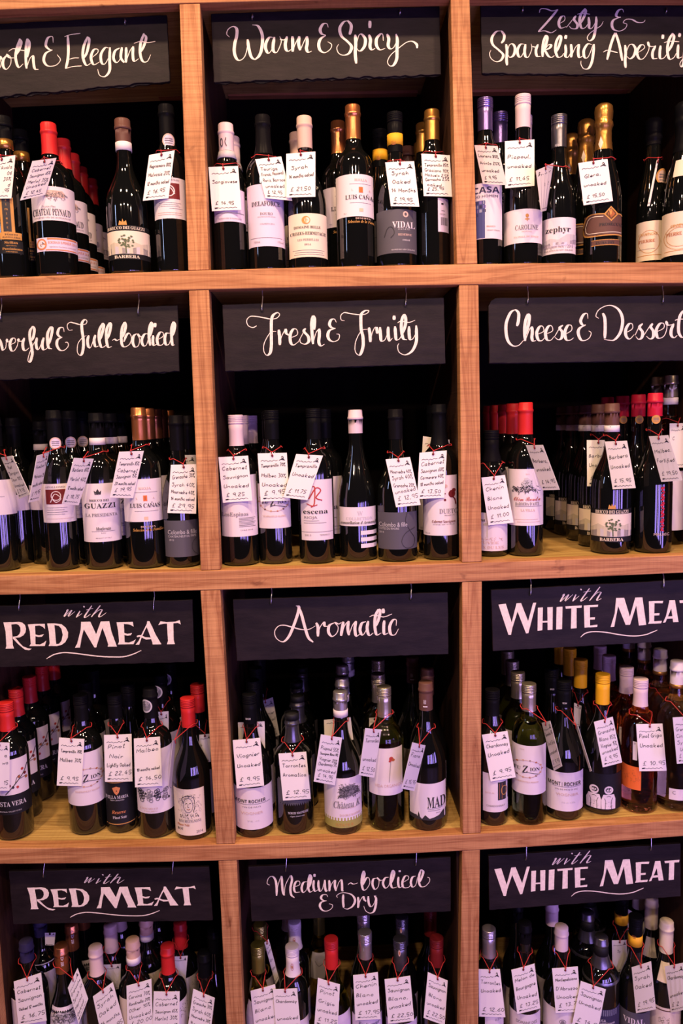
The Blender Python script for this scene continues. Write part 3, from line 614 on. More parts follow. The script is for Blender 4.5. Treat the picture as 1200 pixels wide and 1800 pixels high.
def bottle(cell, kind, top, cw, cb, body, by, cap, desc, glass='dark', labels=(), bands=(), meds=(), art=(), d=None, H=None, cat='bottle', pair=None, behind=()):
    """top: cap centre; cw: cap width; cb: lower end of the cap; body: left/right px; by: lower front rim (None = hidden); all in crop pixels"""
    ox, oy, s = CELL[cell]; row = int(cell[0])-1
    px = lambda x, y: (ox+x/s, oy+y/s)
    xc = (body[0]+body[1])/2; hw = (body[1]-body[0])/2
    dist = 1.68
    R = min(0.0435, max(0.0345, hw/s*dist/FPX*(1.0 if row < 2 else 1.07)))
    shelf = TOP[row]
    if d is None:
        if by is not None and row in (1, 2):
            q = at_y(*px(xc, by), 0.05); zsh = shelf(q.x)
            q = at_z(*px(xc, by), zsh); d = q.y+R*0.98
        else: d = 0.075 if row == 0 else 0.085
    d = max(d, R+0.006)
    pt = at_y(*px(*top), d); 
    ymid = (labels[0][0]+labels[0][1])/2 if labels else (by or 900)*0.75+top[1]*0.25
    pb = at_y(*px(xc, ymid), d-0.3*R)
    X = pb.x if row < 3 else (pt.x*0.6+pb.x*0.4)
    lo_, hi_ = bay(cell); X = min(max(X, lo_+R+0.001), hi_-R-0.001)
    for q in BOTTLES:
        if q.cell != cell: continue
        for _k in range(3):
            g = math.hypot(q.X-X, q.d-d)
            if g < q.R+R+0.0012:
                R2 = max(R*0.92, 0.033, g-q.R-0.0012)
                R = min(R, R2)
                if g < q.R+R+0.0012:
                    dx_ = q.R+R+0.0014-g; X += dx_*(1 if X > q.X else -1) if abs(q.X-X) > 0.02 else 0
                    X = min(max(X, lo_+R+0.001), hi_-R-0.001)
                    if math.hypot(q.X-X, q.d-d) < q.R+R+0.0012: d = q.d+sqrt(max(0, (q.R+R+0.0014)**2-(q.X-X)**2))*(1 if d >= q.d else -1) if d > q.d-0.01 and d > 0.1 else d
    zs = shelf(X)
    Hh = H or (pt.z-zs)
    if by is None and row == 3 and not H: Hh = min(0.335, max(0.285, Hh))
    b = Bt(); b.cell, b.kind, b.X, b.d, b.z, b.H, b.R, b.cap, b.glass = cell, kind, X, d, zs, Hh, R, cap, glass
    b.prof = profile(kind, Hh, R); b.root = r = empty('wine_bottle', (X, d, zs), desc+' under the '+SIGNNAME[cell]+' sign', cat)
    b.desc = desc
    BOTTLES.append(b)
    th0 = atan2(CAM.x-X, -(CAM.y-d))
    b.th0 = th0
    zof = lambda y, dep=None, x=None: at_y(*px(xc if x is None else x, y), d-R*0.9 if dep is None else dep).z-zs
    b.zof = zof
    v, f = lathe(b.prof, 36); link('glass_body', v, f, GLASS[glass], r, True)
    ccol, ckind = cap[0], cap[1]
    zc = zof(cb, d-0.015, top[0]) if cb else Hh-0.06
    zc = min(max(zc, Hh*0.58), Hh-0.02)
    b.zc = zc
    v, f = lathe(cap_prof(ckind, b.prof, Hh, zc), 28)
    o = link({'screw': 'screw_cap', 'foil': 'foil_capsule', 'champ': 'foil_hood'}[ckind], v, f, capmat(ccol), r, True)
    if ckind == 'champ':
        me = o.data
        for vv in me.vertices:
            if vv.co.z < Hh-0.002: 
                k = 1+random.uniform(-0.03, 0.03); vv.co.x *= k; vv.co.y *= k
    for (y0, y1, c) in bands:
        z0, z1 = zof(y1, d-0.015, top[0]), zof(y0, d-0.015, top[0])
        rz = max(prof_r(b.prof, z0), prof_r(b.prof, z1))+0.0016
        rt = prof_r(b.prof, z1)+0.0018; rb = prof_r(b.prof, z0)+0.0018
        rt = max(rt, prof_r(b.prof, Hh-0.02)+0.0018)
        v, f = lathe([(rb-0.001, z0), (rb, z0+0.0003), (rt, z1-0.0003), (rt-0.001, z1)], 28)
        link('neck_band', v, f, paper(c) if c not in METAL else capmat(c), r, True)
    for (mx, my, mr, c, ring) in meds:
        mz = zof(my, d-0.018, mx); rad = mr/s*1.66/FPX
        rm = prof_r(b.prof, mz)+0.0022
        pm = at_y(*px(mx, my), d-rm); 
        V = [(0, 0, 0)]; F = []; n = 24; a0 = (pm.x-X)/rm; a0 = asin(max(-.9, min(.9, a0)))
        def mp(u, w, e): 
            a = a0+u/rm; return ((rm+e)*sin(a), -(rm+e)*cos(a), mz+w)
        V = [mp(0, 0, 0)]; 
        for q in (0.8, 1.0):
            V += [mp(rad*q*cos(2*pi*k/n), rad*q*sin(2*pi*k/n), 0.0002) for k in range(n)]
        F = [[0, 1+k, 1+(k+1) % n] for k in range(n)]+[[1+k, 1+n+k, 1+n+(k+1) % n, 1+(k+1) % n] for k in range(n)]
        md = link('neck_medallion', V, F, [paper(c), paper(ring)], r, midx=[0]*n+[1]*n)
        V = []; F = []
        for w in (-0.35, 0.0, 0.3):
            L = 0.6*sqrt(1-w*w); o_ = len(V)
            V += [mp(rad*a_, rad*(w+e_), 0.0005) for e_ in (-0.06, 0.06) for a_ in (-L, 0, L)]
            F += [[o_, o_+1, o_+4, o_+3], [o_+1, o_+2, o_+5, o_+4]]
        link('print', V, F, paper('inkg'), md)
    lab_objs = []
    for (y0, y1, x0, x1, c) in [l[:5] for l in labels]:
        z0, z1 = zof(y1), zof(y0)
        fr = lambda x: asin(max(-0.985, min(0.985, (x-xc)/hw)))
        if z0 < 0.004: z0 = 0.012
        if c == 'none': lab_objs.append((None, z0, z1)); continue
        rz = (lambda z: prof_r(b.prof, z)+0.00045)
        nz = 1 if z1 < 0.6*Hh and kind == 'bord' or z1 < 0.4*Hh else 6
        V = []; F = []
        for j in range(nz):
            v, f = arc_patch(R, th0, fr(x0), fr(x1), z0+(z1-z0)*j/nz, z0+(z1-z0)*(j+1)/nz, 16, rz)
            o_ = len(V); V += v; F += [[i+o_ for i in q] for q in f]
        lo = link('label', V, F, paper(c), r, True); lab_objs.append((lo, z0, z1))
    # print: everything drawn on the labels, wrapped round the glass; one child per bottle's main label
    hosts = [(l[0], l[1], l[2]) for l in lab_objs if l[0]]+[(o, zc, Hh)]
    AVS = [{} for _ in hosts]; cur = [0]
    def put(pts, faces, col, lift=0.0004):
        V, F = AVS[cur[0]].setdefault(col, ([], [])); step = hw*0.16
        def add(poly):
            o_ = len(V)
            for x, y in poly:
                q = max(-0.992, min(0.992, (x-xc)/hw)); a = asin(q)+th0; z = zof(y)
                rr = prof_r(b.prof, z)+0.00045+lift+(0.0012 if cur[0] == len(hosts)-1 and z > zc-0.004 else 0)
                V.append((rr*sin(a), -rr*cos(a), z))
            F.append(list(range(o_, len(V))))
        for f_ in faces:
            poly = [pts[i] for i in f_]; xs = [q[0] for q in poly]
            if max(xs)-min(xs) <= step*1.25: add(poly); continue
            k0, k1 = int(math.floor((min(xs)-xc)/step)), int(math.floor((max(xs)-xc)/step))
            for k in range(k0, k1+1):
                sub = poly
                for lim, sg in ((xc+k*step, 1), (xc+(k+1)*step, -1)):
                    out = []
                    for (ax, ay), (bx, by_) in zip(sub, sub[1:]+sub[:1]):
                        ia, ib = (ax-lim)*sg >= 0, (bx-lim)*sg >= 0
                        if ia: out.append((ax, ay))
                        if ia != ib: t = (lim-ax)/(bx-ax); out.append((lim, ay+(by_-ay)*t))
                    sub = out
                    if len(sub) < 3: break
                if len(sub) >= 3: add(sub)
    def ycen(a):
        k = a[0]
        if k in 'lp': q = [y for x, y in P(a[2-1])]; return sum(q)/len(q)
        if k == 't': return a[4]
        if k == 'r': return (a[2]+a[4])/2
        return a[2]
    for a in art:
        k = a[0]
        zz = zof(ycen(a)); cur[0] = min(range(len(hosts)), key=lambda i: max(hosts[i][1]-zz, zz-hosts[i][2], 0)*1000+i*1e-3)
        if k == 't':      # text, font, xc, yc, cap height, width(0=natural), colour
            _, s_, fnt, tx, ty, h, w, c = a
            V, F, w0 = text_geo(s_, fnt)
            if not V: continue
            sx = (w/w0) if w else h
            put([(tx-w0*sx/2+x*sx, ty+h/2-y*h) for x, y in V], F, c, 0.0007)
        elif k == 'r':    # filled rectangle
            _, x0, y0, x1, y1, c = a
            n = max(1, int(abs(x1-x0)/12)); pts = []
            for i in range(n+1): pts += [(x0+(x1-x0)*i/n, y0), (x0+(x1-x0)*i/n, y1)]
            put(pts, [[2*i, 2*i+1, 2*i+3, 2*i+2] for i in range(n)], c, 0.00035)
        elif k == 'l':    # line through points
            _, s_, w, c = a
            put(*ribbon(catmull(P(s_), 5), lambda *q: w), c, 0.0006)
        elif k == 'p':    # filled polygon
            put(P(a[1]), [list(range(len(P(a[1]))))], a[2], 0.0005)
        elif k == 'e':    # filled ellipse
            _, ex, ey, ea, eb, c = a
            put([(ex, ey)]+[(ex+ea*cos(t*pi/10), ey+eb*sin(t*pi/10)) for t in range(20)], [[0, 1+t, 1+(t+1) % 20] for t in range(20)], c, 0.00045)
        elif k == 'o':    # ring
            _, ex, ey, ea, eb, w, c = a
            put(*ribbon([(ex+ea*cos(t*pi/12), ey+eb*sin(t*pi/12)) for t in range(25)], lambda *q: w), c, 0.0006)
        elif k == 'tree': # little drawn tree
            _, ex, ey, w, h, c = a
            rd = random.Random(3)
            put(*ribbon([(ex, ey+h/2), (ex-w*.03, ey), (ex+w*.02, ey-h*.2)], lambda *q: w*0.07), c, 0.0006)
            for _q in range(34):
                an = rd.uniform(0, 2*pi); q = sqrt(rd.random())
                bx, by_ = ex+q*cos(an)*w*.48, ey-h*.12+q*sin(an)*h*.36
                put([(bx+w*.075*rd.uniform(.6, 1.3)*cos(t*pi/3), by_+h*.05*rd.uniform(.6, 1.3)*sin(t*pi/3)) for t in range(6)], [list(range(6))], c, 0.0006)
        elif k == 'scrib': # small engraved drawing: many short strokes in a box
            _, ex, ey, w, h, n_, c = a
            rd = random.Random(int(ex*7+ey))
            for _q in range(n_):
                x = ex+w*rd.uniform(-.5, .5); y = ey+h*rd.uniform(-.5, .5)*(1-0.5*abs(x-ex)/w); l = w*rd.uniform(.04, .14); an = rd.choice([0, .3, 1.2, 1.57, 2.5])
                put(*ribbon([(x, y), (x+l*cos(an)*.5, y+l*sin(an)*.5+h*.03), (x+l*cos(an), y+l*sin(an))], lambda *q: max(1.4, w*.018)), c, 0.0006)
    for (host, _a, _b), AV in zip(hosts, AVS):
        if not AV: continue
        V = []; F = []; mi = []; cols = list(AV)
        for ci, c in enumerate(cols):
            o_ = len(V); V += AV[c][0]; F += [[i+o_ for i in q] for q in AV[c][1]]; mi += [ci]*len(AV[c][1])
        link('print', V, F, [paper(c) for c in cols], host, midx=mi)['kind'] = 'stuff'
    # bottles standing in file behind this one
    names = ('second', 'third', 'fourth', 'fifth', 'sixth')
    n_ = 1
    for spec in behind:
        tx, ty = spec[0], spec[1]
        kd = 0.006+2*R
        d2 = b.d+kd*n_ if len(b.__dict__.get('file', [])) == 0 else b.file[-1][1]+kd
        if row >= 2:   # caps rise towards the back: read the depth from the cap height
            lo = b.d+kd if not b.__dict__.get('file') else b.file[-1][1]+kd
            best = None
            for q in range(200):
                dd = lo+(DEPTH-R-0.004-lo)*q/199
                e = abs(at_y(*px(tx, ty), dd).z-(zs+Hh))
                if best is None or e < best[0]: best = (e, dd)
            d2 = best[1]
        d2 = min(d2, DEPTH-R-0.003)
        x2 = min(max(at_y(*px(tx, ty), d2).x, lo_+R+0.001), hi_-R-0.001)
        b.__dict__.setdefault('file', []).append((x2, d2))
        back_copy(b, x2, d2, names[n_-1], spec[2] if len(spec) > 2 else None); n_ += 1
    return b
ALLPOS = []
def back_copy(b, x, d, ordn, lab=None):
    r = b.root.copy(); COL.objects.link(r); r.location = (x, d, TOP[int(b.cell[0])-1](x))
    th = atan2(CAM.x-x, -(CAM.y-d))-b.th0
    r.rotation_euler = (0, 0, th)
    r['label'] = lab or ((BACKDESC[b.desc] if b.desc in BACKDESC else b.desc.split(' with ')[0])+', '+ordn+' of its file under the '+SIGNNAME[b.cell]+' sign')
    r['group'] = b.root['group'] = 'files of alike bottles under the '+SIGNNAME[b.cell]+' sign'
    for ch in list(b.root.children):
        c = ch.copy(); COL.objects.link(c); c.parent = r
        for g in ch.children:
            e = g.copy(); COL.objects.link(e); e.parent = c
    q = Bt(); q.__dict__.update({k: v for k, v in b.__dict__.items() if k != 'file'}); q.X, q.d, q.root = x, d, r; q.th0 = b.th0+th; q.z = r.location.z; BOTTLES.append(q)
    return q
BACKDESC = {}
# ------------------------------------------------------------------ handwritten price tags
HW = {}
for ln in """a 6 45 25 04 03 12 22 43|45 42 52;b 5 08 02 22 43 44 25 04;c 5 44 25 14 03 12 32 43;d 5 45 25 04 03 12 32 43|48 42;e 5 03 43 44 25 14 03 12 32 42;f 4 48 37 22 00|05 45;g 5 45 25 04 03 12 32 43|45 41 20 01;h 5 08 02|03 25 44 42;i 2 05 02 12|07 17;k 5 08 02|45 03 42;l 2 08 02 12;m 7 05 02|04 25 32|34 55 62;n 5 05 02|04 35 42;o 5 25 04 03 22 43 44 25;p 5 05 00|04 25 44 43 22 03;r 4 05 02|04 25 35;s 4 35 15 04 33 32 02;t 4 28 12 22 32|06 36;u 5 05 03 12 32 45|45 42;v 5 05 22 45;w 7 05 12 34 52 65;x 5 05 42|45 02;y 5 05 13 32|45 21 00;z 5 05 45 02 42;A 6 02 28 52|14 44;B 5 02 08 37 36 05 44 43 02;C 6 57 38 06 04 22 53;D 6 08 02 32 54 56 38 08;E 6 58 08 02 52|05 35;F 5 48 08 02|05 35;G 6 57 38 06 04 22 52 54 34;H 6 08 02|05 55|58 52;L 5 08 02 42;M 7 02 08 34 68 62;N 6 02 08 52 58;O 6 28 06 04 22 54 56 28;P 6 02 08 38 57 35 05;R 6 02 08 38 57 35 05|25 52;S 6 57 28 07 36 53 22 03;T 7 08 68|38 32;U 5 08 03 22 43 48;V 7 08 32 68;0 5 28 06 04 22 44 46 28;1 3 06 28 22;2 5 07 28 47 03 02 42;3 5 08 48 25 44 32 02;4 6 38 04 54|36 32;5 5 48 08 05 35 43 22 02;6 5 48 15 03 22 43 35 04;7 5 08 48 12;8 5 25 07 28 47 25 03 22 43 25;9 5 45 15 07 38 47 42;% 7 58 02|18 07 16 27 18|42 53 62 51 42;, 2 12 01;. 2 02 12;£ 6 57 38 26 22 02 52|05 35;' 2 08 17;- 4 04 34""".split(';'):
    a = ln.split(' ', 2); HW[a[0]] = (int(a[1]), [[(int(c[0]), int(c[1])-2) for c in st.split()] for st in a[2].split('|')])
def hand_lines(s):
    x = 0; out = []
    for ch in s:
        if ch == ' ': x += 4; continue
        adv, st = HW[ch]
        for q in st: out.append([(x+a+0.18*b, b) for a, b in q])
        x += adv+1.3
    return out, max(1, x-1.3)
TAGN = [0]; TAGS = []
def price_tag(cell, b, corners, lines, label, dy=0.0, back=False, side=0, hole=True, cord=True, near=None):
    """corners: TL TR BR BL in crop pixels; the card hangs just in front of bottle b"""
    ox, oy, s = CELL[cell]; px = [(ox+x/s, oy+y/s) for x, y in corners]
    W0 = 0.063
    y0 = b.d-b.R-0.0035+dy
    c = [at_y(*p, y0) for p in px]
    wid = ((c[1]-c[0]).length+(c[2]-c[3]).length)/2
    turn = 0
    if wid < 0.052 and b.d < 0.125:
        D = sqrt(max(0, W0*W0-wid*wid))*0.8
        cxm = sum(q.x for q in c)/4
        sd = side or (1 if cxm > b.X else -1)      # the outer edge swings towards the room
        yl, yr = (y0-D, y0) if sd < 0 else (y0, y0-D)
        c = [at_y(*px[0], yl), at_y(*px[1], yr), at_y(*px[2], yr), at_y(*px[3], yl)]
        turn = sd
    nrm = (c[1]-c[0]).cross(c[3]-c[0]).normalized()
    if nrm.dot(CAM-c[0]) < 0: nrm = -nrm
    def at(u, t, e=0.0):
        p = c[3].lerp(c[2], u).lerp(c[0].lerp(c[1], u), t)
        bend = 0.0012*(4*u*(1-u))*0.6
        return p+nrm*(e+bend)
    hole_p = at(0.5, 0.945)
    r = empty('price_tag', hole_p, label, 'tag', 'handwritten price tags')
    TAGS.append((r, b, b.X, b.d))
    V = []; F = []; n = 4
    for e in (0.0, -0.0006):
        for i in range(n+1):
            V += [at(i/n, 0, e)-hole_p, at(i/n, 1, e)-hole_p]
    for i in range(n):
        a = 2*i; F.append([a, a+2, a+3, a+1]); k = 2*(n+1); F.append([k+a, k+a+1, k+a+3, k+a+2])
        F += [[a, a+k, a+k+2, a+2], [a+1, a+3, a+k+3, a+k+1]]
    k = 2*(n+1); F += [[0, 1, 1+k, k], [2*n, 2*n+k, 2*n+1+k, 2*n+1]]
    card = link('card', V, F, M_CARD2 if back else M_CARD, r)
    AV = ([], [], [])
    asp = ((c[0]-c[3]).length)/W0          # height over width
    def put(path, w, mi=0):
        path = list(path)
        vv, ff = ribbon([(x, y*asp) for x, y in path], lambda *q: w); o_ = len(AV[0])
        AV[0].extend(at(x, y/asp, 0.00035)-hole_p for x, y in vv); AV[1].extend([[i+o_ for i in q] for q in ff]); AV[2].extend([mi]*len(ff))
    rd = random.Random(TAGN[0]); TAGN[0] += 1
    if not back or lines:
        mx = (lambda u: 1-u) if back else (lambda u: u)
        put(catmull([(mx(0.09+0.58*i/9), 0.842+0.009*(1 if i % 2 else -1)+0.006*sin(i)) for i in range(10)], 4), 0.014)
        put(catmull([(mx(0.14+0.72*i/10), 0.062+0.008*(1 if i % 2 else -1)) for i in range(11)], 4), 0.014)
        put([(mx(0.10), 0.06), (mx(0.20), 0.066)], 0.045)
        for st in (((0.80, 0.905), (0.84, 0.93), (0.87, 0.90), (0.83, 0.885)), ((0.79, 0.88), (0.90, 0.865)), ((0.86, 0.89), (0.88, 0.85)), ((0.72, 0.845), (0.80, 0.865), (0.92, 0.845))):
            put(catmull([(mx(u), t) for u, t in st], 4), 0.026)
    if lines:
        n = len(lines); ys = [0.74-(0.74-0.165)*i/max(1, n-1) for i in range(n)] if n > 1 else [0.5]
        if n == 3: ys = [0.66, 0.46, 0.18]
        if n == 2: ys = [0.6, 0.18]
        hmax = min(0.098, 0.52/n)
        for t, s_ in zip(ys, lines):
            if not s_: continue
            st, w = hand_lines(s_)
            sy = hmax*rd.uniform(0.9, 1.05)/7.5; sx = min(sy*asp*1.02, 0.84/w)
            sy = min(sy, sx*1.9/asp)
            x0 = 0.09+rd.uniform(0, max(0, 0.80-w*sx))*0.45
            if s_[0] == '£': x0 = 0.14
            sk = rd.uniform(-0.012, 0.018)
            for q in st:
                grey = s_[0] == '£' and q[0][0] < 5.5 and q[-1][0] < 6.5
                pts = [(x0+a*sx, t-0.035+b_*sy+sk*(a*sx)*3+rd.uniform(-1, 1)*0.0015) for a, b_ in q]
                if back: pts = [(1-u, v_) for u, v_ in pts]
                put(catmull(pts, 2) if len(pts) > 2 else pts, 0.0175 if n < 5 else 0.0155, 1 if grey else 0)
    if AV[0]: link('handwriting', AV[0], AV[1], [M_INK, M_INK2], card, midx=AV[2])['kind'] = 'stuff'
    ring = [(0.0026*cos(t*pi/5), 0.0026*sin(t*pi/5)) for t in range(10)]
    ux = (c[1]-c[0]).normalized(); uz = (c[0]-c[3]).normalized()
    link('punched_hole', [nrm*0.0012+ux*a+uz*q for a, q in ring], [list(range(10))], M_HOLE, card)
    if cord:
        hz = hole_p.z-b.z
        zr = max(hz+0.016, 0.0)
        while prof_r(b.prof, zr) > 0.0235 and zr < b.H*0.86: zr += 0.002
        zr = min(zr, hz+0.055)
        a0 = atan2(hole_p.x-b.X, -(hole_p.y-b.d))
        def need(z):
            zz = z-b.z
            return max(prof_r(b.prof, zz-0.0015), prof_r(b.prof, zz))+0.0028+(0.0020 if zz > b.zc-0.004 else 0)
        def out(p):
            q = Vector((p.x-b.X, p.y-b.d, 0)); n_ = need(p.z)
            if q.length < n_:
                q = q.normalized()*n_ if q.length > 1e-5 else Vector((0, -n_, 0))
            return Vector((b.X+q.x, b.d+q.y, p.z))
        rng = []
        for q in range(31):
            an = a0+0.75+q*(2*pi-1.5)/30; z = b.z+zr+0.0016*sin(q*0.9)+0.003*cos((q-15)/30*pi)
            rng.append(Vector((b.X+need(z)*sin(an), b.d-need(z)*cos(an), z)))
        hp = hole_p+nrm*0.0022
        kn = out(hp+Vector((rd.uniform(-.001, .001), -0.0005, 0.0075))); kq = Vector((kn.x-b.X, kn.y-b.d, 0)).normalized()*0.0012; kn = kn+kq
        path = [out(kn.lerp(rng[0], t/8)) for t in range(8)]+rng+[out(rng[-1].lerp(kn, t/8)) for t in range(1, 8)]+[kn+Vector((0, -0.0003, 0.0002))]
        def uniq(L):
            o_ = [L[0]]
            for q in L[1:]:
                if (q-o_[-1]).length > 1e-4: o_.append(q)
            return o_
        path = uniq(path)
        g1 = tube([p-hole_p for p in path], 0.00085, 5)
        g2 = tube([p-hole_p for p in uniq([kn+Vector((0.0012, 0, 0.001)), kn, hp, hp+Vector((0.0006, 0.001, -0.0022))])], 0.0010, 5)
        g3 = lathe([(0, -0.0018), (0.0016, -0.0009), (0.0019, 0.0003), (0.0012, 0.0015), (0, 0.002)], 6)
        g3 = ([Vector(q)+kn-hole_p for q in g3[0]], g3[1])
        v, f = merge(g1, g2, g3)
        link('red_cord', v, f, M_CORD, r, True)
    return r
# ------------------------------------------------------------------ what stands where
B = bottle
def T(s, f, x, y, h, w, c): return ('t', s, f, x, y, h, w, c)
# --- Smooth & Elegant
b = B('11', 'bord', (35, 672), 78, 790, (-45, 135), None, ('black', 'foil'), 'gold-printed dark bottle with narrow gold strip label', labels=[(1130, 1330, -2, 66, 'gold'), (1330, 1370, -10, 97, 'gold'), (1375, 1450, -30, 100, 'black')],
      art=[('r', 10, 1130, 50, 1326, 'ink')]+[T(ch, 'n', 30, 1145+i*26, 15, 0, 'gold') for i, ch in enumerate('simiento')]+[T('PASSITO', 'sb', 45, 1342, 10, 62, 'ink'), T('PANTELLERIA', 'sb', 45, 1358, 9, 84, 'ink'), T('Sicilian', 'sb', 42, 1388, 13, 64, 'gold'), T('agricoltore', 'n', 42, 1405, 7, 50, 'gold'), T('Passimiento', 'sb', 46, 1424, 13, 96, 'gold'), T('imbottigliato', 'n', 42, 1440, 7, 55, 'gold')], bands=[(790, 850, 'gold')], d=0.06, behind=[(112, 755)])
price_tag('11', b, [(-62, 912), (88, 884), (65, 1131), (-86, 1135)], ["     d'Avola", '           06', '         30%', '           d', '         .95'], "cream price tag cut off by the photo edge, ending in d'Avola")
b = B('11', 'bord', (283, 710), 84, 880, (181, 405), None, ('red', 'foil'), 'red-capsuled bottle with white castle label and medal strip', d=0.062,
      labels=[(1068, 1262, 182, 404, 'white'), (1360, 1438, 196, 404, 'lilac')],
      art=[('scrib', 300, 1120, 110, 46, 60, 'inkg'), ('p', '252,1100 262,1090 340,1090 352,1103 352,1130 252,1130', 'tan'), ('scrib', 305, 1112, 95, 34, 50, 'ink'), T('Peyron Père', 'i', 268, 1183, 12, 70, 'inkg'), T('CHATEAU PEYNAUD', 'sb', 282, 1214, 38, 186, 'ink'), T('GRAND VIN DE BORDEAUX', 'n', 285, 1246, 9, 180, 'inkg'), ('e', 222, 1398, 25, 32, 'copper'), ('e', 222, 1398, 18, 23, 'white'), ('p', '214,1405 226,1385 232,1392 220,1412', 'ink'), ('r', 250, 1362, 402, 1372, 'copper'), T('BORDEAUX SUPERIEUR 2014', 'n', 325, 1388, 14, 140, 'copper'), T('appellation bordeaux controlee', 'n', 325, 1412, 7, 130, 'inkg'), ('r', 240, 1427, 402, 1433, 'copper')],
      behind=[(355, 785), (408, 848), (455, 912), (512, 965)])
price_tag('11', b, [(185, 918), (322, 900), (258, 1110), (115, 1143)], ['Cabernet', 'Sauvignon 65%', 'Merlot 35%', 'Unoaked', '£ 12.45'], 'tilted price tag reading Cabernet Sauvignon Merlot unoaked on the red-capsuled bottle')
b = B('11', 'burg', (717, 686), 76, 806, (614, 840), None, ('brown', 'foil'), 'dark sloping bottle with tree landscape label and white neck band', d=0.062, bands=[(806, 856, 'white')],
      labels=[(1320, 1452, 616, 838, 'cream'), (1452, 1482, 616, 838, 'black'), (1290, 1318, 616, 838, 'black')],
      art=[T('BRICCO DEI GUAZZI', 'sb', 716, 1304, 17, 190, 'cream'), ('p', '678,1288 684,1262 696,1272 700,1252 706,1272 718,1262 722,1288', 'gold'), ('p', '616,1400 650,1384 690,1398 740,1378 790,1396 838,1380 838,1452 616,1452', 'champagne'), ('p', '616,1425 660,1408 720,1426 780,1410 838,1422 838,1452 616,1452', 'lightgrey'), ('tree', 712, 1396, 92, 108, 'green'), T('BARBERA', 'sb', 714, 1468, 17, 130, 'cream'), T('DENOMINAZIONE', 'n', 716, 830, 10, 66, 'inkg')])
b = B('11', 'bord', (963, 606), 74, 800, (892, 1040), None, ('black', 'foil'), 'tall bottle with round neck seal and brown square on label', d=0.06, meds=[(962, 803, 37, 'lilac', 'tan')], labels=[(1016, 1250, 895, 1037, 'white')],
      art=[T('APOLLONIO', 'sb', 968, 1030, 10, 75, 'inkg'), ('r', 918, 1048, 1006, 1138, 'wine'), ('o', 962, 1092, 22, 30, 5, 'white'), ('l', '940,1120 965,1075 985,1110', 4, 'white'), ('r', 915, 1160, 1010, 1162, 'inkg'), ('r', 915, 1170, 1000, 1172, 'inkg'), ('r', 915, 1180, 1005, 1182, 'inkg'), ('r', 960, 1192, 1015, 1194, 'inkg'), ('r', 910, 1215, 1012, 1218, 'tan'), ('r', 910, 1226, 1012, 1229, 'tan')])
price_tag('11', b, [(850, 884), (995, 857), (960, 1130), (814, 1145)], ['Negroamaro 80%', 'Malvasia 20%', '12 months oaked', '£ 16,95'], 'price tag reading Negroamaro Malvasia on the tall bottle with a neck seal')
# --- Warm & Spicy
b = B('12', 'bord', (122, 527), 64, 635, (80, 214), None, ('pink', 'foil'), 'lilac-capsuled dark bottle with lilac label', bands=[(636, 668, 'lightgrey')], labels=[(800, 938, 88, 211, 'lilac')], art=[('o', 108, 590, 9, 16, 5, 'ink'), ('l', '146,570 136,588 148,606', 5, 'ink'), T('SANGIOVESE DI ROMAGNA', 'n', 150, 925, 6, 90, 'inkg'), ('r', 96, 900, 205, 903, 'inkg')], behind=[(164, 615)])
price_tag('12', b, [(63, 705), (188, 700), (202, 885), (78, 891)], ['Sangiovese', '', '£ 14.95'], 'price tag reading Sangiovese on the lilac-capsuled bottle')
b = B('12', 'bord', (290, 492), 62, 650, (229, 379), None, ('charcoal', 'foil'), 'black-capsuled bottle with tall pale pink label', labels=[(780, 1042, 231, 378, 'lilac')], art=[T('DELAFORCE', 'sb', 305, 862, 19, 112, 'ink'), T('DOURO', 'sb', 306, 905, 11, 50, 'inkg'), T('DENOMINAÇÃO DE ORIGEM', 'n', 306, 918, 4, 70, 'inkg'), T('COLHEITA 2012', 'n', 308, 948, 6, 56, 'inkg'), T('750ml', 'n', 265, 1023, 8, 24, 'inkg'), T('13%vol', 'n', 358, 1022, 8, 22, 'inkg'), ('r', 240, 1005, 374, 1007, 'inkg')])
price_tag('12', b, [(260, 672), (370, 660), (416, 847), (303, 836)], ['Touriga', 'Franca, Nacional', 'Roriz, Barroca', 'unoaked', '£ 12,95'], 'tilted price tag reading Touriga Franca Nacional on the tall pink label')
b = B('12', 'burg', (475, 497), 66, 622, (400, 562), None, ('tan', 'foil'), 'pinkish beige capsuled bottle with square cream label', labels=[(903, 1087, 405, 560, 'cream')], art=[T('Domaine', 'i', 478, 611, 12, 54, 'inkg'), ('e', 476, 932, 17, 17, 'gold'), ('e', 480, 932, 10, 12, 'cream'), T('DOMAINE BELLE', 'sb', 480, 961, 11, 106, 'ink'), T('CROZES-HERMITAGE', 'sb', 483, 987, 13, 142, 'ink'), T('LES PIERRELLES', 'sb', 482, 1014, 9, 84, 'inkg'), T('2014', 'sb', 480, 1034, 7, 26, 'inkg'), ('r', 420, 1057, 546, 1059, 'inkg'), ('r', 430, 1066, 540, 1068, 'inkg'), ('r', 425, 1075, 545, 1077, 'inkg')], behind=[(434, 560)])
price_tag('12', b, [(391, 649), (514, 639), (514, 830), (392, 834)], ['Syrah', '14 months oaked', '£ 21,50'], 'price tag reading Syrah 14 months oaked over the cream label', dy=-0.003)
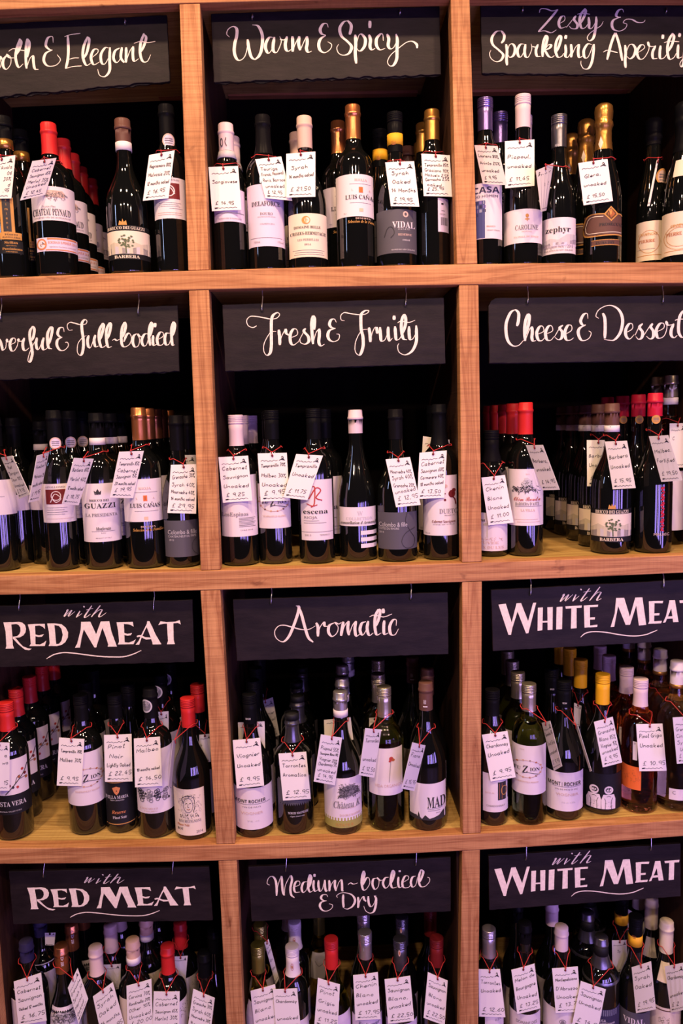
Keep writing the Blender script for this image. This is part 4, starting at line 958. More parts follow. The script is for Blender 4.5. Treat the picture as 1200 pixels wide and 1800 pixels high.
CAN = lambda x, y, k: [T('RIOJA', 'sb', x, y-62*k, 10*k, 50*k, 'tan'), ('r', x-45*k, y-46*k, x+50*k, y-44.5*k, 'inkg'), ('r', x-8*k, y-32*k, x+8*k, y-8*k, 'orange'), ('r', x-3*k, y-28*k, x+3*k, y-12*k, 'rust'), T('L', 'sb', x-34*k, y-20*k, 8*k, 0, 'tan'), T('A', 'sb', x+34*k, y-20*k, 8*k, 0, 'tan'), T('LUIS CAÑAS', 'sb', x-2*k, y+10*k, 18*k, 120*k, 'ink'), ('r', x-45*k, y+34*k, x+50*k, y+35.5*k, 'inkg'), ('r', x-8*k, y+58*k, x+8*k, y+72*k, 'peach'), T('75cl', 'n', x-65*k, y+78*k, 5*k, 0, 'inkg'), T('RESERVA', 'sb', x+6*k, y+100*k, 7*k, 60*k, 'tan'), T('Seleccion de la Familia', 'bi', x+6*k, y+113*k, 12*k, 122*k, 'gold')]
b = B('12', 'bord', (657, 449), 60, 585, (603, 758), None, ('copper', 'foil'), 'tall copper-capsuled bottle with arched white label', labels=[(738, 916, 606, 757, 'white')], art=CAN(706, 824, 1.0), behind=[(608, 515)])
b = B('12', 'burg', (840, 480), 64, 640, (772, 946), None, ('black', 'screw'), 'black screw-capped bottle with yellow neck band and charcoal label', labels=[(886, 1070, 776, 942, 'slate')], bands=[(561, 609, 'yellow')], art=[T('Vidal', 'bi', 842, 586, 18, 48, 'rust'), ('e', 897, 907, 11, 13, 'tan'), ('e', 897, 907, 5, 7, 'slate'), T('VIDAL', 'sb', 888, 951, 27, 92, 'white'), T('ESTATE', 'i', 890, 970, 7, 50, 'lightgrey'), T('RESERVE', 'sb', 893, 993, 9, 56, 'tan'), T('SYRAH', 'sb', 898, 1016, 7, 30, 'lightgrey'), ('l', '808,1000 822,965 840,960 850,985 835,1005', 2.5, 'ink'), T('HAWKES BAY NEW ZEALAND', 'n', 885, 1056, 6, 96, 'lightgrey')], behind=[(784, 540)])
price_tag('12', b, [(808, 685), (930, 680), (952, 872), (832, 870)], ['Syrah', 'Oaked', '14 Months', '£ 19.95'], 'price tag reading Syrah oaked beneath the yellow neck band')
b = B('12', 'bord', (1017, 469), 54, 588, (986, 1102), None, ('gold', 'foil'), 'gold-capsuled bottle beside the post with a narrow side label', labels=[(838, 980, 1062, 1100, 'lilac')], art=[('r', 1074, 858, 1082, 866, 'ink'), ('r', 1074, 890, 1086, 892, 'ink'), T('RIOJA', 'n', 1078, 905, 6, 20, 'inkg')]+[('r', 1072+i*3, 918, 1073.6+i*3, 952, 'ink') for i in range(8)], behind=[(968, 540), (950, 590)])
price_tag('12', b, [(960, 648), (1080, 655), (1090, 830), (970, 827)], ['Tempranillo 85%', 'Graciano 10%', 'Mazuelo 2,5%', 'Garnacha 2,5%', 'oaked', '£ 25,95'], 'price tag reading Tempranillo Graciano Mazuelo on the gold-capsuled bottle')
b = B('12', 'bord', (952, 590), 40, 660, (900, 985), None, ('brown', 'foil'), 'dark bottle with six-sided white label standing half hidden', labels=[(752, 1008, 944, 984, 'white')], d=0.19, H=0.30, art=[('l', '946,790 966,758 980,780 980,980 964,1002 946,970', 2.5, 'ink')])
# --- Zesty & Sparkling
b = B('13', 'bord', (134, 525), 64, 685, (85, 245), None, ('violet', 'screw'), 'violet screw-capped bottle with blue mosaic label', labels=[(968, 1262, 95, 243, 'white')], d=0.07, art=[T('CASA', 'nb', 168, 1005, 31, 124, 'navy'), T('DO HOMEM', 'n', 166, 1038, 14, 112, 'navy'), ('r', 97, 1060, 162, 1258, 'blue')]+[('r', 100+18*(i % 4), 1062+22*(i//4), 112+18*(i % 4), 1078+22*(i//4), ('bluegrey', 'navy', 'violet')[(i*7+i//4) % 3]) for i in range(14)]+[T('BRANCO', 'n', 190, 1198, 8, 40, 'rust'), T('VINHO VERDE', 'n', 200, 1218, 7, 60, 'inkg')], behind=[(236, 655)])
price_tag('13', b, [(100, 765), (222, 770), (272, 976), (145, 970)], ['Loureiro 80%', 'Arinto 20%', 'unoaked', '£ 9,95'], 'price tag reading Loureiro Arinto on the violet-capped bottle')
b = B('13', 'burg', (335, 508), 80, 670, (266, 461), None, ('pink', 'screw'), 'pink screw-capped bottle with plain white label', labels=[(1106, 1284, 269, 460, 'white')], art=[('e', 385, 1142, 8, 10, 'gold'), ('r', 383, 1150, 387, 1170, 'gold'), ('e', 385, 1160, 12, 4, 'gold'), T('CAROLINE', 'sb', 382, 1202, 26, 112, 'inkg'), T('PICPOUL', 'n', 384, 1225, 7, 50, 'tan'), T('PICPOUL DE PINET', 'sb', 380, 1252, 9, 120, 'tan')], behind=[(290, 590)])
price_tag('13', b, [(261, 745), (417, 735), (417, 980), (263, 993)], ['Picpoul,', 'unoaked', '£ 11,45'], 'price tag reading Picpoul unoaked on the pink-capped bottle', dy=-0.004)
b = B('13', 'burg', (518, 614), 72, 775, (450, 638), None, ('grey', 'screw'), 'grey pink screw-capped bottle with misty white label', labels=[(1150, 1340, 453, 636, 'white')], art=[T('zephyr', 'sb', 541, 1212, 30, 132, 'ink'), ('p', '453,1272 500,1258 545,1268 590,1240 636,1238 636,1290 453,1300', 'lightgrey'), ('p', '453,1290 520,1280 580,1284 636,1262 636,1300 453,1305', 'lilac'), T('sauvignon blanc / 2015', 'i', 545, 1302, 18, 150, 'inkg'), T('MARLBOROUGH NEW ZEALAND', 'n', 545, 1323, 9, 150, 'inkg'), T('zephyr', 'sb', 522, 750, 14, 48, 'lightgrey')])
price_tag('13', b, [(425, 900), (518, 858), (480, 1110), (452, 1117)], ['text', ''], 'grey shaded price tag turned edgewise between two white labels', back=True, side=-1)
b = B('13', 'champ', (748, 556), 80, 790, (690, 881), None, ('gold', 'champ'), 'gold-foiled sparkling bottle with dark diamond label', labels=[(1130, 1240, 698, 878, 'brown'), (1268, 1296, 734, 868, 'brown')],
      art=[('l', '690,1190 718,1132 800,1132', 6, 'gold'), ('l', '850,1132 870,1132 878,1138', 6, 'gold'), ('l', '690,1190 718,1242 878,1242', 6, 'gold'), ('l', '704,1190 726,1145 790,1145', 3, 'cream'), ('l', '704,1190 726,1228 876,1228', 3, 'cream'), ('p', '826,1092 862,1132 828,1172 792,1134', 'gold'), ('p', '826,1100 854,1132 828,1164 800,1134', 'brown'), ('p', '826,1108 846,1132 828,1154 810,1134', 'rust'), T('PROSECCO', 'sb', 825, 1187, 15, 108, 'ink'), ('l', '734,1268 868,1268', 3, 'gold'), ('l', '734,1296 868,1296', 3, 'gold'), T('EXTRA DRY', 'sb', 800, 1283, 12, 90, 'ink'), ('p', '758,700 784,738 762,776 736,742', 'cream'), ('p', '758,712 776,738 762,764 744,742', 'brown'), ('p', '759,724 768,738 762,752 752,742', 'gold')], behind=[(690, 655), (612, 725)])
price_tag('13', b, [(648, 860), (802, 838), (831, 1060), (676, 1083)], ['Glera,', 'unoaked', '£ 15,50'], 'price tag reading Glera on the gold-foiled sparkling bottle')
b = B('13', 'champ', (1192, 545), 90, 800, (1108, 1300), None, ('black', 'champ'), 'dark sparkling bottle with cream collar and cream oval label', labels=[(1116, 1344, 1110, 1298, 'cream'), (832, 925, 1150, 1245, 'cream')], art=[T('CHAMPAGNE', 'sb', 1200, 1190, 16, 90, 'gold'), T('PIERRE', 'sb', 1170, 1232, 18, 74, 'rust'), ('o', 1195, 1250, 60, 50, 2, 'gold'), ('o', 1195, 1250, 72, 66, 2, 'gold'), ('r', 1125, 1320, 1290, 1323, 'gold')], d=0.09)
b = B('13', 'champ', (1112, 620), 66, 760, (1015, 1155), None, ('charcoal', 'champ'), 'dark foiled sparkling bottle with round cream neck seal', labels=[(1166, 1374, 1017, 1150, 'cream')], meds=[(1100, 940, 46, 'tan', 'gold')], art=[T('CHAMPAGNE', 'sb', 1070, 1235, 14, 80, 'gold'), T('PIERRE', 'sb', 1065, 1270, 16, 70, 'rust'), ('o', 1075, 1275, 46, 60, 2, 'gold'), ('r', 1025, 1345, 1145, 1348, 'gold'), ('r', 1025, 1312, 1100, 1314, 'inkg')], d=0.145)
price_tag('13', b, [(1062, 845), (1073, 838), (1025, 1085), (1012, 1088)], [], 'price tag seen nearly edge-on beside the round cream neck seal', side=-1)
# --- Powerful & Full-bodied
b = B('21', 'bord', (-40, 720), 70, 880, (-95, 66), 1555, ('black', 'foil'), 'bottle cut off by the photo edge with rounded white label', labels=[(1060, 1250, -92, 65, 'white')], art=[('r', -60, 1150, 10, 1152, 'inkg')])
price_tag('21', b, [(5, 936), (66, 926), (162, 1136), (104, 1160)], ['Red', 'Sangiov', 'Sauv 10%', 'Unoaked', '£ 9.95'], 'narrow tilted price tag on the bottle with the rounded white label', cord=True)
b = B('21', 'bord', (120, 722), 60, 880, (60, 180), None, ('black', 'foil'), 'shaded dark bottle with pale label standing farther back', labels=[(1140, 1226, 80, 170, 'lilac')], d=0.17, behind=[(35, 715)])
b = B('21', 'bord', (216, 742), 62, 865, (152, 246), None, ('black', 'foil'), 'dark bottle with white neck band and curved label half hidden', labels=[(1090, 1222, 154, 240, 'lilac')], bands=[(866, 898, 'white')], d=0.155)
b = B('21', 'bord', (297, 682), 58, 850, (238, 386), 1550, ('black', 'foil'), 'neck-sealed dark bottle with brown square on its label', labels=[(1080, 1290, 240, 384, 'white')], meds=[(299, 862, 33, 'lilac', 'tan')], art=[T('APOLLONIO', 'sb', 298, 1097, 9, 84, 'inkg'), ('r', 257, 1110, 342, 1190, 'wine'), ('o', 300, 1145, 20, 24, 4, 'white'), ('l', '275,1180 295,1135 320,1160 300,1180 285,1165', 3.5, 'white')]+[('r', 258, 1208+i*12, 345-(i % 2)*12, 1210+i*12, 'inkg') for i in range(4)]+[('r', 255, 1268, 370, 1270, 'tan')], behind=[(370, 685), (437, 690)])
price_tag('21', b, [(200, 926), (266, 906), (212, 1166), (155, 1180)], ['Primitivo 70', 'Malvasia 25', 'months oaked', '£ 19,95'], 'narrow price tag reading Primitivo on the bottle with a neck seal', side=-1)
b = B('21', 'bord', (522, 697), 80, 830, (442, 641), 1545, ('black', 'foil'), 'white neck-banded bottle with large plain white label', labels=[(1078, 1394, 443, 640, 'white')], bands=[(832, 870, 'white')], art=[('p', '512,1138 508,1116 518,1124 527,1106 536,1124 546,1116 542,1138', 'ink'), ('e', 527, 1134, 15, 5, 'inkg'), T('BRICCO DEI', 'sb', 532, 1169, 12, 98, 'ink'), T('GUAZZI', 'sb', 536, 1198, 27, 158, 'ink'), T('LA PRESIDENTA', 'sb', 540, 1248, 17, 160, 'inkg'), T('Monferrato', 'bi', 545, 1322, 18, 76, 'ink'), ('r', 485, 1336, 605, 1338, 'inkg'), T('ROSSO', 'n', 545, 1346, 6, 24, 'inkg'), T('PRODUCT OF ITALY', 'n', 545, 1373, 6, 80, 'inkg'), ('r', 485, 842, 490, 862, 'redprint'), ('r', 500, 850, 555, 853, 'inkg')], behind=[(590, 700), (642, 705)])
price_tag('21', b, [(400, 938), (507, 943), (425, 1195), (335, 1186)], ['Barbera 60%', 'Merlot 40%', '12 months oaked', '£ 18,75'], 'tilted price tag reading Barbera Merlot on the neck-banded bottle')
b = B('21', 'bord', (735, 668), 77, 845, (664, 871), 1540, ('copper', 'foil'), 'copper-capsuled bottle with arched white label and gold script', labels=[(1054, 1285, 666, 866, 'white')], art=CAN(778, 1184, 1.28), behind=[(795, 670), (838, 672), (870, 673), (907, 675)])
price_tag('21', b, [(645, 905), (778, 900), (720, 1156), (594, 1152)], ['Tempranillo 85%', 'Cabernet', 'Sauvignon 15%', '20 months oaked', '£ 19,95'], 'price tag reading Tempranillo Cabernet Sauvignon on the copper-capsuled bottle')
COL_ = lambda x, y, k: [T('Colombo & fille', 'n', x, y, 19*k, 138*k, 'lightgrey')]
b = B('21', 'burg', (980, 709), 84, 900, (879, 1077), 1535, ('charcoal', 'foil'), 'charcoal-capsuled bottle with slate grey label beside the post', labels=[(1278, 1475, 884, 1075, 'slate')], art=[T('Colombo & fille', 'n', 982, 1340, 24, 156, 'lightgrey'), T('CHATEAUNEUF DU PAPE', 'n', 980, 1363, 12, 150, 'lightgrey'), T('2012', 'n', 922, 1382, 10, 26, 'lightgrey'), ('l', '1062,1372 1036,1400 1034,1440 1060,1468', 2.5, 'ink')], behind=[(1010, 720)])
price_tag('21', b, [(924, 976), (1065, 972), (1060, 1240), (905, 1236)], ['Grenache 30%', 'Syrah 40%', 'Mourvedre 40%', '14 months oaked', '£ 29,95'], 'price tag reading Grenache Syrah Mourvedre 14 months over the slate label')
price_tag('21', BOTTLES[-1], [(922, 925), (1062, 922), (1060, 1130), (915, 1135)], [], 'blank-looking price tag peeping from behind the Grenache tag', cord=False)
# --- Fresh & Fruity
b = B('22', 'bord', (112, 552), 64, 683, (55, 211), 1190, ('pink', 'screw'), 'pink screw-capped bottle with white text label', labels=[(806, 1065, 58, 208, 'white')], art=[T('LosEspinos', 'sb', 114, 970, 17, 110, 'inkg')]+[('r', 130, 986+i*6, 198-(i % 3)*4, 988.5+i*6, 'inkg') for i in range(7)]+[T('CHILE 2014', 'n', 160, 1038, 5, 50, 'inkg')], behind=[(150, 555), (178, 557)])
price_tag('22', b, [(57, 729), (182, 722), (200, 912), (76, 921)], ['Cabernet', 'Sauvignon', 'Unoaked', '£ 9.25'], 'price tag reading Cabernet Sauvignon unoaked on the pink-capped bottle')
FUZ = lambda x, y, k, t: [('o', x, y, 70*k, 42*k, 3*k, 'tan')]+[('e', x+70*k*cos(q*0.45), y+42*k*sin(q*0.45), 5*k, 4*k, ('rust', 'gold', 'brown')[q % 3]) for q in range(14)]+[T('FU', 'sb', x-42*k, y, 17*k, 0, 'ink'), T('Z', 'bi', x-6*k, y, 34*k, 26*k, 'ink'), T('ION', 'sb', x+38*k, y, 17*k, 44*k, 'ink'), ('l', f'{x-20*k},{y+22*k} {x+5*k},{y+16*k} {x+60*k},{y+26*k}', 2.5*k, 'ink'), T(t, 'sb', x, y+64*k, 8*k, 110*k, 'tan')]
b = B('22', 'bord', (272, 532), 60, 655, (213, 366), 1183, ('black', 'screw'), 'oval-framed black-capped bottle with white label', labels=[(842, 1030, 216, 363, 'white')], art=FUZ(288, 918, 0.95, 'TEMPRANILLO MALBEC'), behind=[(268, 540)])
price_tag('22', b, [(222, 713), (345, 710), (357, 912), (235, 916)], ['Tempranillo 70%', 'Malbec 30%', 'Unoaked', '£ 9.95'], 'price tag reading Tempranillo Malbec beside the red monogram bottle')
b = B('22', 'bord', (447, 525), 54, 655, (392, 546), 1180, ('black', 'screw'), 'red-monogrammed black-capped bottle with white label', labels=[(824, 1080, 405, 538, 'white')], art=[('l', '445,860 465,856 462,925 448,940', 5, 'redprint'), ('l', '440,905 470,860 490,870 470,900 495,912', 5, 'redprint'), ('l', '430,925 455,935 475,930', 4, 'redprint'), T('escena', 'sb', 466, 958, 20, 102, 'ink'), T('RIOJA', 'n', 446, 983, 11, 54, 'inkg'), ('r', 416, 997, 480, 999, 'inkg'), ('r', 416, 1006, 510, 1008, 'inkg'), ('r', 405, 1044, 538, 1046, 'inkg'), T('2013', 'n', 432, 1058, 7, 26, 'inkg'), T('TEMPRANILLO', 'n', 502, 1058, 6, 40, 'inkg')], behind=[(502, 530)])
price_tag('22', b, [(385, 715), (498, 722), (432, 910), (330, 898)], ['Tempranillo', 'Unoaked', '', '£ 11.75'], 'tilted price tag reading Tempranillo unoaked beside the red monogram')
b = B('22', 'tall', (637, 530), 54, 629, (564, 726), 1170, ('pink', 'foil'), 'slender bottle with pinkish silver capsule and three white bars', labels=[(940, 1020, 567, 723, 'white')], art=[T('W', 'sb', 655, 966, 18, 0, 'lightgrey'), T('COLLECTION', 'sb', 652, 988, 12, 110, 'lightgrey'), T('constellation d Armand', 'bi', 648, 1005, 13, 148, 'ink'), ('r', 657, 1040, 724, 1057, 'white'), ('r', 657, 1068, 724, 1085, 'white'), ('r', 657, 1095, 724, 1112, 'white')])
b = B('22', 'burg', (802, 527), 59, 655, (726, 902), 1172, ('charcoal', 'foil'), 'charcoal-capsuled bottle with slate grey label beside striped one', labels=[(962, 1118, 729, 901, 'slate')], art=[T('Colombo & fille', 'n', 796, 1013, 19, 122, 'lightgrey'), T('COTES DU RHONE', 'n', 778, 1030, 9, 88, 'lightgrey'), T('2014', 'n', 746, 1046, 8, 20, 'lightgrey'), ('l', '858,962 850,1000 868,1040 888,1075 880,1108 850,1112 832,1085 850,1050 890,1030', 2.4, 'ink')])
price_tag('22', b, [(762, 738), (865, 728), (910, 930), (806, 940)], ['Mourvedre 40%', 'Syrah 40%', 'Grenache 20%', 'unoaked', '£ 12,95'], 'price tag reading Mourvedre Syrah Grenache under the Fresh & Fruity sign')
b = B('22', 'bord', (973, 507), 46, 680, (927, 1076), 1165, ('black', 'foil'), 'slim black-capsuled bottle with white label and wine splash', labels=[(806, 1060, 930, 1072, 'white')], art=[('e', 1025, 852, 8, 8, 'tan'), ('e', 1022, 910, 5, 5, 'wine'), ('e', 1022, 884, 3, 3, 'wine'), ('e', 1050, 885, 14, 16, 'wine'), ('e', 1058, 870, 8, 8, 'wine'), ('l', '1040,888 1060,905 1066,930', 5, 'wine'), T('DUETO', 'sb', 1036, 957, 20, 76, 'inkg'), T('RESERVE', 'n', 1040, 975, 5, 40, 'inkg'), T('Cabernet Sauvignon', 'bi', 1015, 1000, 12, 96, 'wine'), T('WINE OF CHILE', 'n', 1015, 1013, 5, 90, 'inkg'), T('750 ml', 'n', 948, 1050, 6, 20, 'inkg')], behind=[(985, 515)])
price_tag('22', b, [(905, 710), (1020, 700), (1010, 900), (895, 905)], ['Cabernet', 'Sauvignon 60%', 'Carmenere 40%', '18 months oaked', '£ 13,50'], 'price tag reading Cabernet Sauvignon Carmenere 18 months oaked')
price_tag('22', BOTTLES[-1], [(920, 640), (1032, 655), (1020, 840), (908, 835)], ['Cab', '', ''], 'price tag half hidden behind the Carmenere tag', cord=False)
# --- Cheese & Dessert
b = B('23', 'bord', (155, 790), 54, 960, (108, 238), 1475, ('charcoal', 'screw'), 'dark screw-capped bottle with pale label against the post', labels=[(1236, 1443, 110, 236, 'white')], art=[T('Sau', 'bi', 128, 1275, 18, 36, 'ink'), ('r', 152, 1300, 156, 1370, 'champagne'), ('e', 154, 1300, 16, 8, 'champagne'), ('scrib', 170, 1375, 90, 16, 30, 'tan'), T('CUVEE', 'sb', 160, 1398, 13, 80, 'tan'), T('AUX DU LYS', 'sb', 165, 1423, 14, 110, 'tan')])
price_tag('23', b, [(110, 1045), (238, 1030), (285, 1288), (148, 1303)], ['Chenin', 'Blanc', 'Unoaked', '£ 11.00'], 'price tag reading Chenin Blanc against the post under the Cheese sign')
b = B('23', 'bord', (345, 640), 77, 813, (244, 453), 1475, ('red', 'foil'), 'red-capsuled bottle with castle engraving and red script', labels=[(1000, 1306, 248, 452, 'white')], art=[T('2011', 'n', 362, 1028, 8, 22, 'tan'), ('scrib', 345, 1105, 145, 36, 90, 'ink'), ('p', '325,1098 325,1072 342,1072 342,1050 360,1046 378,1060 388,1060 388,1098', 'lightgrey'), ('scrib', 355, 1082, 70, 50, 60, 'ink'), T('Olim Bauda', 'sc', 358, 1160, 24, 150, 'redprint'), T("BARBERA D'ASTI", 'sb', 358, 1188, 16, 134, 'inkg'), T('LA VILLA', 'sb', 362, 1222, 15, 80, 'tan'), ('r', 290, 1201, 440, 1203, 'inkg'), ('r', 285, 1272, 420, 1274, 'tan'), ('r', 300, 1285, 430, 1287, 'tan')], behind=[(282, 645), (236, 650), (188, 655), (152, 658)])
price_tag('23', b, [(350, 870), (442, 868), (533, 1110), (440, 1113)], ['Barbera,', 'unoaked', '£ 14,95'], 'tilted price tag reading Barbera beside the castle engraving')
BAR = [T('BRICCO DEI GUAZZI', 'sb', 826, 1232, 18, 172, 'cream'), ('p', '806,1216 812,1192 822,1202 827,1186 832,1202 842,1192 848,1216', 'gold'), ('p', '718,1318 755,1296 800,1316 850,1290 890,1306 928,1294 928,1365 718,1365', 'champagne'), ('p', '718,1338 770,1322 830,1342 880,1326 928,1336 928,1365 718,1365', 'lightgrey'), ('tree', 834, 1316, 92, 96, 'green'), T('BARBERA', 'sb', 826, 1381, 17, 124, 'cream'), ('r', 793, 770, 804, 792, 'inkg'), ('r', 812, 780, 850, 783, 'inkg')]
b = B('23', 'burg', (823, 645), 74, 762, (709, 931), 1462, ('brown', 'foil'), 'tree-labelled sloping bottle with white neck band', labels=[(1244, 1366, 716, 929, 'cream'), (1366, 1395, 716, 929, 'black'), (1216, 1243, 716, 929, 'black')], bands=[(764, 800, 'white')], art=BAR, behind=[(744, 650), (674, 655), (604, 655), (548, 660)])
price_tag('23', b, [(777, 850), (897, 845), (944, 1101), (820, 1108)], ['Barbera', 'Unoaked', '£ 15.95'], 'price tag reading Barbera on the tree landscape bottle')
price_tag('23', BOTTLES[-4], [(680, 842), (800, 842), (808, 1088), (682, 1092)], ['Barbera', 'Unoaked', '£ 15.95'], 'price tag on the second tree landscape bottle, half hidden behind the first')
b = B('23', 'burg', (1040, 590), 76, 715, (948, 1147), 1457, ('crimson', 'foil'), 'crimson-capsuled dark bottle with red vertical lettering', labels=[(1335, 1372, 1050, 1130, 'none')], art=[T('MALBEC', 'n', 1092, 1353, 14, 76, 'tan')]+[('p', f'{1086+(i%3)*6},{1100+i*15} {1104-(i%2)*8},{1096+i*15} {1100+(i%2)*6},{1112+i*15} {1084+(i%2)*4},{1110+i*15}', 'crimson') for i in range(16)], meds=[(1056, 732, 24, 'gold', 'gold')], behind=[(960, 596), (873, 600), (792, 601)])
price_tag('23', b, [(1015, 822), (1120, 815), (1197, 1060), (1083, 1068)], ['Malbec,', 'Fortified', '£ 19,50'], 'price tag reading Malbec fortified on the crimson-capsuled bottle')
b = B('23', 'bord', (1182, 492), 58, 610, (1135, 1262), None, ('champagne', 'foil'), 'gold-capsuled amber bottle behind the crimson-capsuled one', 'amber', labels=[(1010, 1330, 1195, 1262, 'white')], bands=[(612, 650, 'white')], d=0.16)
price_tag('23', b, [(1128, 752), (1212, 750), (1214, 990), (1128, 990)], ['C', '', ''], 'price tag hanging before the amber bottle at the photo edge')
b = B('23', 'bord', (1102, 500), 58, 606, (1052, 1160), None, ('champagne', 'foil'), 'gold-capsuled dark green bottle with white neck band', bands=[(608, 648, 'white')], d=0.215)
# --- with RED MEAT (upper)
b = B('31', 'bord', (5, 615), 60, 765, (-40, 134), 1312, ('red', 'screw'), 'red screw-capped bottle with blossom branch label', labels=[(905, 1082, -38, 120, 'white'), (1084, 1180, -38, 130, 'black')], art=[('l', '15,1078 60,1030 100,985 118,945', 4, 'ink'), ('l', '60,1030 70,1000 85,990', 2.5, 'ink'), ('l', '80,1010 112,1005', 2.5, 'ink')]+[('e', x, y, 6, 7, c) for x, y, c in ((95, 965, 'redprint'), (78, 998, 'rust'), (105, 990, 'wine'), (50, 1045, 'ink'), (70, 1048, 'redprint'), (110, 1012, 'rust'), (35, 1035, 'wine'))]+[T('COSTA VERA', 'sb', 28, 1125, 24, 150, 'lightgrey'), T('CENTRAL VALLEY CHILE', 'n', 30, 1163, 6, 100, 'lightgrey')], behind=[(68, 548), (128, 492), (180, 445), (236, 430)])
price_tag('31', b, [(-60, 812), (48, 815), (48, 1057), (-62, 1055)], ['        a', '       wo', '', '       15'], 'price tag cut off by the photo edge on the blossom branch bottle')
b = B('31', 'bord', (385, 578), 54, 715, (334, 512), 1285, ('charcoal', 'screw'), 'charcoal screw-capped bottle with ornate oval frame label', labels=[(868, 1132, 336, 508, 'white')], art=FUZ(428, 995, 1.05, 'TEMPRANILLO MALBEC'), behind=[(425, 523), (466, 475)])
price_tag('31', b, [(297, 790), (424, 797), (410, 1034), (285, 1031)], ['Tempranillo 70%', 'Malbec 30%', '', '£ 9.95'], 'price tag reading Tempranillo Malbec under the upper Red Meat sign')
b = B('31', 'burg', (580, 575), 60, 700, (520, 680), 1278, ('charcoal', 'screw'), 'gold-ruled black label bottle with dark cap', labels=[(1012, 1232, 524, 676, 'black')], art=[('r', 524, 1014, 676, 1018, 'gold'), ('r', 524, 1222, 676, 1226, 'gold'), ('p', '560,1042 580,1035 600,1042 592,1066 580,1078 568,1066', 'copper'), ('e', 580, 1052, 6, 9, 'black'), T('VILLA MARIA', 'sb', 582, 1088, 16, 112, 'lightgrey'), T('NEW ZEALAND', 'n', 582, 1104, 6, 70, 'lightgrey'), T('Reserve', 'bi', 586, 1163, 17, 70, 'copper'), T('Pinot Noir', 'sb', 590, 1190, 13, 70, 'lightgrey')], behind=[(640, 520)])
price_tag('31', b, [(522, 777), (660, 772), (665, 1010), (527, 1012)], ['Pinot', 'Noir', 'Lightly Oaked', '£ 22,45'], 'price tag reading Pinot Noir lightly oaked on the gold-ruled bottle')
b = B('31', 'bord', (733, 543), 62, 700, (680, 864), 1300, ('charcoal', 'foil'), 'circle-emblem grey-capsuled bottle with grape drawing label', labels=[(852, 1170, 684, 862, 'white')], meds=[(730, 638, 36, 'grey', 'lightgrey')], art=[('o', 700+((i*37) % 146), 1056+((i*29) % 52), 8, 9, 3, ('ink', 'inkg')[i % 2]) for i in range(30)]+[('e', 700+((i*53) % 146), 1060+((i*17) % 46), 5, 6, ('ink', 'inkg')[i % 2]) for i in range(14)]+[('l', '690,1070 740,1085 800,1070 850,1040', 3, 'ink'), T('90+', 'n', 730, 640, 26, 44, 'lightgrey'), T('CHACABUCO', 'sb', 738, 1145, 9, 80, 'tan'), T('MALBEC', 'n', 745, 1158, 6, 60, 'tan')], behind=[(805, 485), (852, 440)])
price_tag('31', b, [(672, 795), (803, 785), (815, 1033), (678, 1040)], ['Malbec', '', '10 months oaked', '£ 14,50'], 'price tag reading Malbec 10 months oaked over the grape drawing')
price_tag('31', BOTTLES[-2], [(775, 662), (846, 658), (848, 880), (775, 884)], [], 'price tag behind the circle-emblem capsule under the upper Red Meat sign')
b = B('31', 'burg', (930, 592), 66, 745, (856, 1072), 1310, ('red', 'screw'), 'red screw-capped sloping bottle with engraved face on cream label', labels=[(1048, 1280, 860, 1030, 'cream')], art=[('o', 938, 1128, 26, 36, 3, 'inkg'), ('l', '912,1120 905,1095 935,1080 968,1092 975,1130 965,1165', 3, 'ink'), ('scrib', 905, 1130, 40, 90, 40, 'inkg'), ('scrib', 985, 1120, 50, 100, 50, 'inkg'), ('scrib', 940, 1085, 80, 24, 30, 'ink'), ('l', '925,1120 932,1117', 3, 'ink'), ('l', '945,1120 953,1117', 3, 'ink'), ('l', '938,1120 936,1136 942,1138', 2, 'ink'), ('l', '930,1147 940,1150 948,1146', 3, 'rust'), ('scrib', 940, 1180, 100, 26, 36, 'ink'), T('BOURGUIGNONS', 'sb', 945, 1207, 14, 122, 'inkg'), T('Pinot Noir', 'sb', 908, 1226, 13, 66, 'rust'), T('BOT', 'sb', 890, 1247, 12, 30, 'ink'), T('2014', 'i', 995, 1262, 14, 36, 'inkg')], behind=[(990, 530)])
price_tag('31', b, [(868, 806), (882, 798), (862, 1040), (846, 1036)], [], 'lilac price tag seen edge-on beside the engraved face label', back=True, side=-1)
price_tag('31', BOTTLES[-1], [(1000, 776), (1058, 770), (1058, 912), (1000, 912)], ['Fr', '35'], 'price tag half hidden by the post under the upper Red Meat sign', side=1)
# --- Aromatic
b = B('32', 'burg', (137, 500), 58, 636, (77, 244), 1135, ('black', 'screw'), 'black screw-capped bottle with wide white label', labels=[(912, 1094, 79, 242, 'white')], art=[T('MONT ROCHER', 'nb', 145, 970, 14, 132, 'ink'), ('r', 92, 982, 230, 984, 'inkg'), T('VIN DE PAYS', 'n', 150, 995, 6, 80, 'inkg'), T('VIOGNIER', 'n', 152, 1022, 11, 92, 'tan'), T('75 cl', 'n', 155, 1056, 6, 50, 'lightgrey'), T('MONT ROCHER', 'nb', 137, 628, 8, 56, 'lightgrey')], behind=[(134, 455), (152, 412), (190, 370)])
price_tag('32', b, [(72, 703), (193, 692), (210, 902), (90, 915)], ['Viognier', 'Unoaked', '£ 9.95'], 'price tag reading Viognier unoaked under the Aromatic sign')
price_tag('32', BOTTLES[-3], [(95, 625), (212, 620), (215, 760), (100, 770)], [], 'price tag on the second bottle in shade left of the Aromatic cell', cord=False)
price_tag('32', BOTTLES[-1], [(180, 540), (248, 514), (278, 680), (215, 705)], ['Viognier', 'Unoaked', '£ 9.95'], 'tilted price tag in shade far back under the Aromatic sign')
